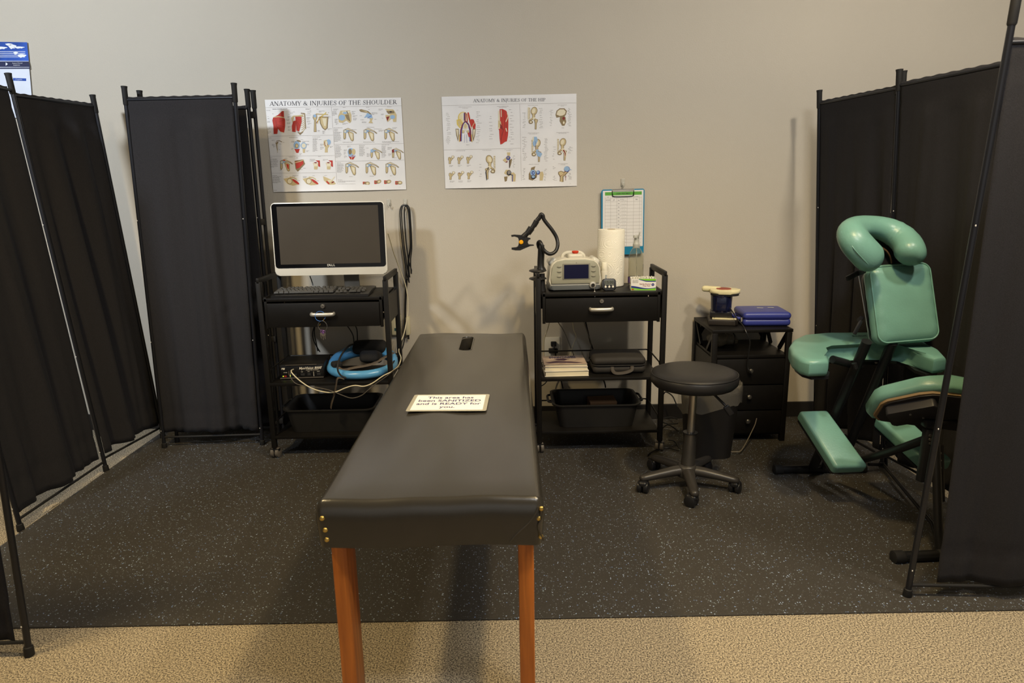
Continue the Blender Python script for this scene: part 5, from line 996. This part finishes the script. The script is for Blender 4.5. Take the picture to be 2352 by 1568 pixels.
# ------------------------------------------------------------------ stool
t = thing('rolling_stool', 'round black rolling stool with a chrome column right of the treatment table', 'stool', (.765, 2.78, 0)); sx, sy = .768, 2.78
mb = MB(); mb.lathe([(0, .462), (.150, .462), (.168, .468), (.180, .482), (.183, .500), (.180, .514), (.171, .524), (.155, .530), (.10, .534), (0, .536)], T(sx, sy, 0), n=56); st_ = build('seat', mb, VINYL2, t, smooth=60)
mb = MB(); mb.tube([Vector((sx+.1785*math.cos(a), sy+.1785*math.sin(a), .5185)) for a in [2*PI*i/48 for i in range(48)]], .0022, n=6, closed=True); build('piping', mb, VINYL2, st_)
mb = MB(); mb.lathe([(0, .448), (.055, .448), (.062, .456), (.062, .463), (0, .463)], T(sx, sy, 0)); build('seat_plate', mb, BLKM, t)
mb = MB(); mb.tube([(sx+.03, sy-.02, .452), (sx+.075, sy-.05, .435), (sx+.115, sy-.07, .395)], [.005, .0055, .0055], n=10); mb.soft((.026, .012, .05), .006, T(sx+.128, sy-.078, .375) @ RY(-.6)); build('height_lever', mb, BLKP, t)
mb = MB(); mb.cyl((sx-.005, sy, .24), (sx, sy, .452), .0165, n=24); build('gas_column', mb, STEEL, t)
mb = MB(); mb.lathe([(0, 0), (.031, .0), (.031, .005), (.0, .009)], T(sx-.006, sy, .250)); build('column_collar', mb, BLKP, t)
mb = MB(); mb.tube([(sx-.012, sy, .085), (sx-.006, sy, .250)], [.031, .0255], n=24); build('column_sleeve', mb, M('satin_steel', (120, 117, 112), .3, metal=.9), t)
mb = MB(); bx_ = sx-.014
mb.lathe([(0, .055), (.042, .055), (.048, .07), (.042, .10), (.034, .108), (0, .108)], T(bx_, sy, 0))
BASEM = M('base_black_nylon', (50, 47, 44), .38); arms = []
for i in range(5):
    a = math.radians(-101.5+72*i+6); d = Vector((math.cos(a), math.sin(a), 0)); c = Vector((bx_, sy, 0))
    mb.tube([c+d*.02+Vector((0, 0, .082)), c+d*.07+Vector((0, 0, .080)), c+d*.13+Vector((0, 0, .074)), c+d*.195+Vector((0, 0, .066)), c+d*.212+Vector((0, 0, .064)), c+d*.219+Vector((0, 0, .063))], [.026, .025, .0215, .019, .0165, .008], n=14, flat=.85); arms.append((a, c+d*.2))
build('star_base', mb, BASEM, t, smooth=60)
for i, (a, p) in enumerate(arms):
    sw = [.9, -.6, 2.2, .4, 2.7][i]; m_ = T(p.x, p.y, 0) @ RZ(sw); mb = MB(); mb.cyl((p.x, p.y, .045), (p.x, p.y, .06), .008, n=10); mb.soft((.040, .050, .026), .012, m_ @ T(0, .010, .045)); cs = build('caster', mb, BLKP, t)
    for q in (-.0135, .0135): mb = MB(); mb.lathe([(0, -.0115), (.018, -.0115), (.0245, -.008), (.0262, 0), (.0245, .008), (.018, .0115), (0, .0115)], m_ @ T(q, .012, .0295) @ RY(PI/2), n=24); build('wheel', mb, BLKP, cs)
# ------------------------------------------------------------------ side cabinet
CX0, CX1, CY0, CY1 = 1.005, 1.372, 3.30, 3.635
t = thing('side_cabinet', 'small black cabinet with three drawers and an open top shelf against the wall', 'cabinet', (1.19, 3.46, 0))
mb = MB(); mb.box(((CX0+CX1)/2+.002, (CY0+CY1)/2, .582), (.400, .350, .016), bev=.002); build('top_panel', mb, BLK, t)
for x in (CX0, CX1):
    for y in (CY0, CY1): mb = MB(); mb.box((x, y, .287), (.026, .024, .574), bev=.002); build('leg', mb, BLK, t)
    for a, b in (((CY0+.01), (CY0+.11)), ((CY1-.01), (CY1-.11))):
        mb = MB(); mb.bar((x, a, .572), (x, b, .466), .014, .018); build('brace', mb, BLK, t)
for x0, x1 in ((CX1, CX1-.055), (CX0, CX0+.055)):
    mb = MB(); mb.bar((x0, CY1, .572), (x1, CY1, .47), .02, .014); mb.bm.clear(); mb.bar((x0-(.0 if x0 > 1.2 else 0), CY1, .47), (x1, CY1, .572), .02, .012); build('brace', mb, BLK, t)
mb = MB(); mb.box(((CX0+CX1)/2, (CY0+CY1)/2, .452), (.37, .34, .016), bev=.001); build('shelf', mb, BLK, t)
mb = MB()
for x in (CX0, CX1): mb.box((x, (CY0+CY1)/2, .245), (.012, .32, .40))
mb.box(((CX0+CX1)/2, CY1, .245), (.36, .010, .40)); mb.box(((CX0+CX1)/2, (CY0+CY1)/2, .045), (.36, .33, .012)); build('carcass', mb, BLK, t)
for z0, z1 in ((.310, .440), (.176, .304), (.052, .170)):
    mb = MB(); mb.box(((CX0+CX1)/2, CY0-.004, (z0+z1)/2), (.338, .018, z1-z0), bev=.002); mb.box(((CX0+CX1)/2, CY0+.14, z0+.03), (.32, .26, .05)); dr = build('drawer', mb, BLK, t)
    mb = MB(); mb.lathe([(0, .022), (.008, .021), (.012, .016), (.011, .010), (.005, .006), (.006, 0)], T((CX0+CX1)/2-.002, CY0-.013, (z0+z1)/2+.008) @ RX(PI/2), n=18); build('knob', mb, STEEL, dr)
t = thing('wrapped_bag', 'translucent plastic bundle lying on the open shelf under the cabinet top', 'plastic bag', (1.10, 3.50, .46))
mb = MB(); mb.ball((1.08, 3.5, .50), (.055, .06, .038), n=10); mb.ball((1.15, 3.53, .49), (.05, .05, .030), n=10)
for v in mb.bm.verts: v.co += Vector((math.sin(v.co.z*120+v.co.x*80)*.004, math.cos(v.co.x*95)*.004, math.sin(v.co.x*110+v.co.y*70)*.003))
build('bag', mb, M('bag_plastic', (150, 140, 120), .2, alpha=.45), t, smooth=180)
cable('black cable bending down onto the open cabinet shelf', [[(1683, 763, 3.50), (1688, 772, 3.50), (1687, 785, 3.48), (1684, 794, 3.46)]], CB, .003)
# massager on its base
IV = M('ivory_plastic', (232, 222, 178), .35); NV = M('navy_gloss', (22, 26, 52), .12, spec=.7); t = thing('handheld_massager', 'ivory and navy electric massager standing on a black base on the side cabinet', 'massager', (1.085, 3.46, .59))
mm = T(1.085, 3.465, .5905) @ RZ(math.radians(-16))
mb = MB(); mb.prism([(-.068, -.07), (.062, -.07), (.075, -.05), (.075, .075), (-.06, .085), (-.075, .06)], .030, T(.005, 0, 0), bev=.005); build('base_tray', loc(mb, mm), M('base_dark', (44, 38, 32), .45), t)
mb = MB(); mb.prism([(-.050, -.064), (.066, -.060), (.070, -.026), (-.050, -.022)], .003, T(.004, 0, .0305), bev=.001); bp_ = build('ivory_plate', loc(mb, mm), IV, t)
for x, y in ((-.038, -.056), (.058, -.052), (-.036, -.030), (.060, -.030)): mb = MB(); mb.cyl((x, y, .033), (x, y, .0345), .003, n=8); build('screw', loc(mb, mm), RUB, bp_)
mb = MB(); mb.prism([(-.058, -.028), (.050, -.028), (.050, .06), (-.058, .06)], .030, T(0, 0, .034), bev=.004); build('holder', loc(mb, mm), M('holder_dark', (30, 28, 28), .3), t)
mb = MB(); mb.tube([(-.004, .012, .062), (-.004, .012, .150)], [.050, .055], n=32); mb.box((-.004, -.036, .105), (.05, .012, .07), bev=.003); build('motor_body', loc(mb, mm), NV, t)
mb = MB(); mb.prism(rrect(.140, .095, .04, 8), .010, T(.010, .008, .146), bev=.004); build('head_rim', loc(mb, mm), RUB, t)
mb = MB(); mb.prism(rrect(.150, .105, .045, 8), .022, T(.010, .008, .156), bev=.009); mb.soft((.10, .04, .03), .014, T(-.055, .045, .17) @ RZ(-.3)); build('head_cover', loc(mb, mm), IV, t)
mb = MB(); mb.lathe([(0, .004), (.036, .003), (.038, 0)], T(.004, .008, .1775), n=28); loc(mb, Matrix.Identity(4)); build('red_disc', loc(mb, mm), M('disc_red', (150, 62, 44), .5), t)
cable('black cord running from the massager down over the cabinet drawers', [[(1676, 706, 3.42), (1684, 718, 3.39), (1694, 733, 3.35), (1707, 748, 3.30), (1714, 763, 3.272), (1722, 783, 3.268), (1721, 800, 3.268), (1718, 822, 3.268), (1717, 842, 3.268), (1722, 852, 3.262), (1728, 860, 3.262)]], CB, .0032)
cable('thin pale cord curling down beside the lowest cabinet drawer to the mat', [[(1738, 960, 3.28), (1734, 975, 3.27), (1726, 992, 3.24), (1717, 1010, 3.20), (1708, 1026, 3.15), (1700, 1036, 3.12), (1690, 1037, 3.12), (1679, 1037, 3.12)]], CG, .0025)
BLC = M('royal_blue_plastic', (54, 62, 138), .35, spec=.55); t = thing('blue_case', 'rounded royal blue plastic case lying on the side cabinet beside the massager', 'case', (1.285, 3.46, .59)); bc = T(1.292, 3.465, .5905) @ RZ(math.radians(-4))
mb = MB(); mb.soft((.235, .21, .038), .017, bc @ T(0, 0, .019)); build('lower_shell', mb, BLC, t, smooth=60)
mb = MB(); mb.soft((.237, .212, .036), .017, bc @ T(0, 0, .052), puff=.006); build('lid', mb, BLC, t, smooth=60)
mb = MB(); mb.tube([bc @ Vector((x, y, .0365)) for x, y in rrect(.232, .206, .03, 6)], .0022, n=6, closed=True); build('seam', mb, M('deep_blue', (24, 28, 90), .4), t)
mb = MB(); mb.tube(spline([bc @ Vector(p) for p in ((-.112, -.05, .030), (-.135, -.045, .032), (-.142, 0, .034), (-.135, .045, .032), (-.112, .05, .03))]), .008, n=10); build('handle', mb, BLC, t)
for x, y, a in ((-.01, .0, -.3), (.045, .005, -.15)): mb = MB(); mb.box((0, 0, 0), (.030, .016, .0008)); build('sticker', loc(mb, bc @ T(x, y, .0768) @ RZ(a)), M('sticker_grey', (176, 176, 178), .4), t)
mb = MB(); mb.box((-.117, -.07, .028), (.012, .010, .022), bev=.002); build('latch', loc(mb, bc), M('latch_grey', (160, 156, 146), .4), t)
# waste bin
t = thing('waste_bin', 'black waste bin with a clear liner behind the stool', 'waste bin', (.95, 3.14, 0)); bb = T(.948, 3.145, 0)
mb = MB(); rings = []
for f, z in ((.80, 0), (.80, .004), (1.0, .325), (1.03, .328), (1.03, .338), (.97, .338), (.96, .32), (.78, .012)): rings.append([mb.bm.verts.new(bb @ Vector((x, y, z))) for x, y in rrect(.262*f, .20*f, .07*f, 7)])
for A_, B_ in zip(rings, rings[1:]):
    for j in range(len(A_)): mb.bm.faces.new((A_[j], A_[(j+1) % len(A_)], B_[(j+1) % len(A_)], B_[j]))
mb.bm.faces.new(rings[0][::-1]); mb.bm.faces.new(rings[-1]); build('bin_body', mb, M('bin_black', (28, 26, 26), .55), t)
mb = MB(); rings = []
for q, (f, z) in enumerate(((.93, .25), (.965, .335), (1.045, .352), (1.075, .34), (1.085, .31), (1.08, .27), (1.085, .262))):
    rings.append([mb.bm.verts.new(bb @ Vector((x*(1+.012*math.sin(i*2.3+q)), y*(1+.015*math.sin(i*3.1+q*2)), z+.006*math.sin(i*1.7+q)+(.028*(x/.13) if q > 1 else 0)))) for i, (x, y) in enumerate(rrect(.262*f, .20*f, .07*f, 9))])
for A_, B_ in zip(rings, rings[1:]):
    for j in range(len(A_)): mb.bm.faces.new((A_[j], A_[(j+1) % len(A_)], B_[(j+1) % len(A_)], B_[j]))
build('clear_liner', mb, M('liner_film', (205, 200, 190), .18, alpha=.15, spec=.8), t, smooth=180)
# floor cables between right cart and bin
cable('tangle of black cables lying on the mat between the right cart and the bin', [[(1524, 905, 3.6), (1530, 900, 3.58), (1545, 910, 3.55), (1556, 935, 3.5)], [(1520, 962, 3.50), (1540, 958, 3.50), (1556, 962, 3.48)], [(1518, 968, 3.50), (1535, 973, 3.50), (1557, 972, 3.48)], [(1520, 985, 3.46), (1535, 975, 3.46), (1558, 990, 3.40)], [(1492, 1056, 3.10), (1488, 1046, 3.12), (1500, 1036, 3.16), (1530, 1028, 3.20), (1560, 1034, 3.18)], [(1490, 1052, 3.09), (1497, 1060, 3.06), (1520, 1058, 3.07), (1560, 1054, 3.08)], [(1535, 1010, 3.28), (1550, 1014, 3.27), (1562, 1032, 3.20)]], CB, .0035)
# ------------------------------------------------------------------ massage chair
t = thing('massage_chair', 'green vinyl massage chair with a ring-shaped face cushion on a black tube frame', 'massage chair', (1.5, 2.5, 0))
FR = M('chair_black_tube', (34, 34, 36), .35, metal=.3)
c = at(2068, 697, Y=2.63); cm = T(c) @ RX(PI/2-.30) @ RZ(.07)
def wrinkle(p):
    if abs(p.x) > .09: p.z += .0012*math.sin(p.y*110)
    return p
mb = MB(); mb.soft((.252, .315, .072), (.042, .042, .035), cm, puff=.010, n=14, warp=wrinkle); cp = build('chest_pad', mb, GREEN, t, smooth=60)
mb = MB(); mb.tube([cm @ Vector((x, y, .0275)) for x, y in rrect(.234, .297, .034, 6)], .0028, n=8, closed=True); build('piping', mb, GREEN, cp)
mb = MB(); mb.prism(rrect(.23, .29, .04), .012, cm @ T(0, 0, -.048)); build('chest_board', mb, BLKP, t)
# face cushion
P3 = [(2012, 606, 2.56), (1988, 582, 2.55), (1964, 554, 2.56), (1958, 533, 2.60), (1975, 521, 2.65), (2008, 521, 2.68), (2042, 530, 2.68), (2072, 548, 2.65), (2089, 572, 2.60), (2090, 598, 2.56)]
path = px(P3, 5); n_ = len(path); rad = []
for i in range(n_):
    u = i/(n_-1); r0_ = .058-.012*math.exp(-((u-.5)/.17)**2); e = min(u, 1-u)
    r0_ *= min(1, .35+.65*math.sqrt(min(1, e/.07))); r0_ *= 1+.022*math.sin(i*2.4)*math.exp(-((u-.74)/.07)**2)
    rad.append(r0_)
mb = MB(); mb.tube(path, rad, n=26, flat=.88, upv=(0, -1, .4)); fc = build('face_cushion', mb, GREEN, t, smooth=70)
mb = MB(); seam = [p+Vector((-.030, -.046, -.016)) for p in path[3:16]]; mb.tube(seam, .0016, n=6); build('piping', mb, GREEN, fc)
cc = at(2028, 575, Y=2.70); mb = MB(); mb.prism(rrect(.21, .20, .07, 7), .014, T(cc) @ RX(PI/2-.25) @ RZ(.2)); build('face_plate', mb, BLKP, t)
mb = MB(); mb.tube(px([(2018, 565, 2.68), (2035, 575, 2.665), (2045, 590, 2.66), (2048, 604, 2.66)], 4), .009, n=8, flat=.4); build('plate_strap', mb, M('leather_brown', (88, 66, 48), .5), t)
mb = MB(); mb.tube([at(1984, 622, Y=2.66), at(1968, 628, Y=2.64)], .011, n=12); mb.bar(at(1970, 627, Y=2.64), at(1945, 640, Y=2.62), .020, .010, bev=.003); build('headrest_lever', mb, BLKP, t)
mb = MB(); mb.tube([at(1972, 632, Y=2.68), at(1997, 778, Y=2.64)], .0028, n=8); build('chrome_rod', mb, STEEL, t)
mb = MB(); mb.tube([at(1979, 730, Y=2.66), at(1974, 734, Y=2.63)], .009, n=12); mb.bar(at(1978, 736, Y=2.63), at(1962, 768, Y=2.62), .014, .009, bev=.003); build('clamp_lever', mb, BLKP, t)
mb = MB(); mb.bar(at(2032, 600, Y=2.72), at(2018, 780, Y=2.70), .05, .02, bev=.003); build('pad_post', mb, FR, t)
# arm rest
AR = [(1.085, 2.41), (1.155, 2.415), (1.185, 2.47), (1.195, 2.55), (1.215, 2.61), (1.26, 2.65), (1.41, 2.672), (1.50, 2.66), (1.545, 2.63), (1.555, 2.57), (1.535, 2.48), (1.545, 2.42), (1.60, 2.435), (1.645, 2.55), (1.665, 2.68), (1.645, 2.80), (1.56, 2.875), (1.365, 2.885), (1.247, 2.85), (1.165, 2.76), (1.105, 2.65), (1.070, 2.53), (1.065, 2.45)]
mb = MB(); mb.prism(AR, .066, T(0, 0, .596), bev=.018, seg=4)
ar = build('arm_rest', mb, GREEN, t, smooth=60)
mb = MB(); mb.prism([(1.37+(x-1.37)*.93, 2.66+(y-2.66)*.93) for x, y in AR], .012, T(0, 0, .583)); build('arm_rest_board', mb, BLKP, t)
mb = MB()
for x0, w_ in ((1968, 0), (1975, 1), (1982, 2), (1990, 0)): mb.tube(circ(at(x0, 771, Z=.6635)+Vector((0, 0, 0)), .008, 12), .0008, n=4, closed=True)
mb.bm.clear(); mb.text('Scout', .028, T(at(1972, 771, Z=.6628)) @ RZ(.1), ext=.0002, shear=.3); build('embossed_print', mb, M('green_dark', (24, 60, 54), .5), ar, smooth=0)
mb = MB(); mb.tube([at(1912, 825, Y=2.62), at(1975, 842, Y=2.68)], .016, n=12); mb.tube([at(1962, 834, Y=2.60), at(1965, 846, Y=2.60)], .010, n=10); build('arm_rest_bracket', mb, FR, t)
# frame
def leg_tube(a, b, nm='frame_tube', r_=.0195): mb = MB(); mb.tube([a, b], r_, n=16); return build(nm, mb, FR, t)
f0 = at(1866, 1076, Z=.03); f1 = at(1928, 1076, Z=.03)
leg_tube(at(1991, 784, Y=2.58), f0); leg_tube(at(2050, 786, Y=2.575), f1)
mb = MB(); mb.bar(at(2003, 784, Y=2.74), at(1985, 836, Y=2.77), .11, .012, bev=.002); build('cross_plate', mb, FR, t)
mb = MB(); mb.tube([at(2024, 832, Y=2.76), at(2012, 832, Y=2.74)], .006, n=10); build('cross_bolt', mb, STEEL, t)
def foot(a, b, nm):
    mb = MB(); mb.tube([a, b], .0185, n=16); f = build(nm, mb, FR, t)
    for p, q in ((a, b), (b, a)): d = (p-q).normalized(); mb = MB(); mb.tube([p-d*.035, p-d*.03, p+d*.004, p+d*.006], [.019, .0225, .0225, .016], n=16); build('foot_cap', mb, RUB, f)
foot(at(1780, 1078, Z=.024), at(1985, 1074, Z=.024), 'front_foot_bar'); foot(at(2054, 1279, Z=.024), at(2175, 1273, Z=.024), 'rear_foot_bar')
# seat
n = Vector((.22, .74, .62)).normalized(); xa = Vector((1, -.10, 0)); xa = (xa-n*xa.dot(n)).normalized(); ya = n.cross(xa)
sc = at(2152, 940, Y=2.30); fm = Matrix(((xa.x, ya.x, n.x, sc.x), (xa.y, ya.y, n.y, sc.y), (xa.z, ya.z, n.z, sc.z), (0, 0, 0, 1)))
SP = [(-.205, .09), (-.205, .0), (-.19, -.03), (-.10, -.105), (-.06, -.125), (.0, -.13), (.19, -.13), (.21, -.11), (.21, .09), (.19, .12), (-.18, .12)]
mb = MB(); mb.prism(SP, .060, fm, bev=.020, seg=4); build('seat', mb, GREEN, t, smooth=60)
mb = MB(); mb.prism([(x*.91, y*.84) for x, y in SP], .010, fm @ T(0, 0, -.0105)); build('seat_board', mb, M('plywood', (126, 104, 74), .6), t)
mb = MB(); mb.prism([(x*.86, y*.80) for x, y in SP], .004, fm @ T(0, 0, -.0150)); mb.prism(rrect(.16, .085, .012), .035, fm @ T(-.085, -.01, -.05) @ RZ(-.62), bev=.003); build('seat_bracket', mb, M('bracket_black', (44, 43, 46), .45, metal=.2), t)
for a in ((-.10, -.02), (-.055, -.01)): mb = MB(); mb.lathe([(0, -.004), (.004, -.003), (.004, 0)], fm @ T(a[0], a[1], -.050), n=10); build('bracket_bolt', mb, STEEL, t)
mb = MB(); mb.tube([at(2150, 970, Y=2.27), at(2198, 968, Y=2.26)], .008, n=10); build('seat_lever', mb, FR, t)
# knee pads
def quad_pad(nm, tl, tr, br, bl, th):
    p = [at(q[0], q[1], Y=q[2]) for q in (tl, tr, br, bl)]; c = sum(p, Vector())/4; x = ((p[1]-p[0])+(p[2]-p[3]))/2; y = ((p[0]-p[3])+(p[1]-p[2]))/2
    w_, h_ = x.length, y.length; x.normalize(); z = x.cross(y).normalized(); y = z.cross(x)
    m_ = Matrix(((x.x, y.x, z.x, c.x), (x.y, y.y, z.y, c.y), (x.z, y.z, z.z, c.z), (0, 0, 0, 1)))
    W2, H2 = (w_+.012)/2, (h_+.01)/2
    def bil(q, grow=1.0):
        u = .5+q.x/(2*W2)*grow; v = .5+q.y/(2*H2)*grow
        return (p[3].lerp(p[2], u)).lerp(p[0].lerp(p[1], u), v)+z*q.z
    def wf(q): return bil(Vector((q.x, q.y, q.z-th/2)))
    mb = MB(); mb.soft((2*W2, 2*H2, th), .014, None, puff=.004, n=8, warp=wf); build(nm, mb, GREEN, t, smooth=60)
    mb = MB(); v0 = [bil(Vector((x, y, 0)), .95)-z*(th+.009) for x, y in rrect(2*W2, 2*H2, .012)]; k_ = len(v0); A1 = [mb.bm.verts.new(q) for q in v0]; B1 = [mb.bm.verts.new(q+z*.010) for q in v0]
    mb.bm.faces.new(A1[::-1]); mb.bm.faces.new(B1)
    for i in range(k_): mb.bm.faces.new((A1[i], A1[(i+1) % k_], B1[(i+1) % k_], B1[i]))
    build(nm+'_board', mb, BLKP, t); return c, z
k1, z1 = quad_pad('knee_pad', (1836, 942, 2.74), (1901, 940, 2.74), (1996, 1070, 2.52), (1920, 1073, 2.52), .055)
k2, z2 = quad_pad('knee_pad', (2010, 955, 2.62), (2080, 953, 2.62), (2190, 1055, 2.38), (2128, 1062, 2.38), .055)
mb = MB(); mb.tube([k1-z1*.055, at(1905, 1035, Y=2.80), at(1892, 1074, Z=.04)], .013, n=12); build('knee_pad_post', mb, FR, t)
mb = MB(); mb.tube([at(1930, 1066, Y=2.72), at(1985, 1054, Y=2.60), at(2050, 1036, Y=2.45), at(2128, 1008, Y=2.29)], .0155, n=14); build('link_tube', mb, FR, t)
p0 = at(2134, 985, Y=2.27); p1 = at(2117, 1106, Y=2.24)
mb = MB(); mb.bar(p0, p1, .030, .030, bev=.003); mb.bar(p0+Vector((0, 0, .01)), p0+Vector((.0, .0, .035)), .045, .035, bev=.003); build('seat_post', mb, FR, t)
for i in range(3): mb = MB(); mb.lathe([(0, .003), (.005, .002), (.005, 0)], T(at(2136, 1000+i*9, Y=2.247)) @ RX(PI/2), n=10); build('post_bolt', mb, STEEL, t)
mb = MB(); mb.tube([at(2148, 1000, Y=2.25), at(2150, 1046, Y=2.22), at(2158, 1272, Y=2.155)], .0145, n=16); build('rear_tube', mb, FR, t)
mb = MB(); mb.bar(at(2160, 1020, Y=2.26), at(2163, 1150, Y=2.25), .014, .02, bev=.002); pb = build('adjustment_bar', mb, FR, t)
for i in range(4): mb = MB(); mb.lathe([(0, .002), (.004, .0015), (.004, 0)], T(at(2160, 1040+i*17, Y=2.238)) @ RX(PI/2), n=10); build('peg', mb, STEEL, pb)
mb = MB(); mb.tube([at(1995, 1066, Z=.05), at(2029, 1067, Z=.04), at(2141, 1202, Z=.03), at(2160, 1265, Z=.03)], .0075, n=10); build('base_spine', mb, FR, t)
# ------------------------------------------------------------------ placement of each Empty at its thing's base is set in thing()
for o in list(S.objects):
    if o.type == 'EMPTY' and 'origin' in o: del o['origin']
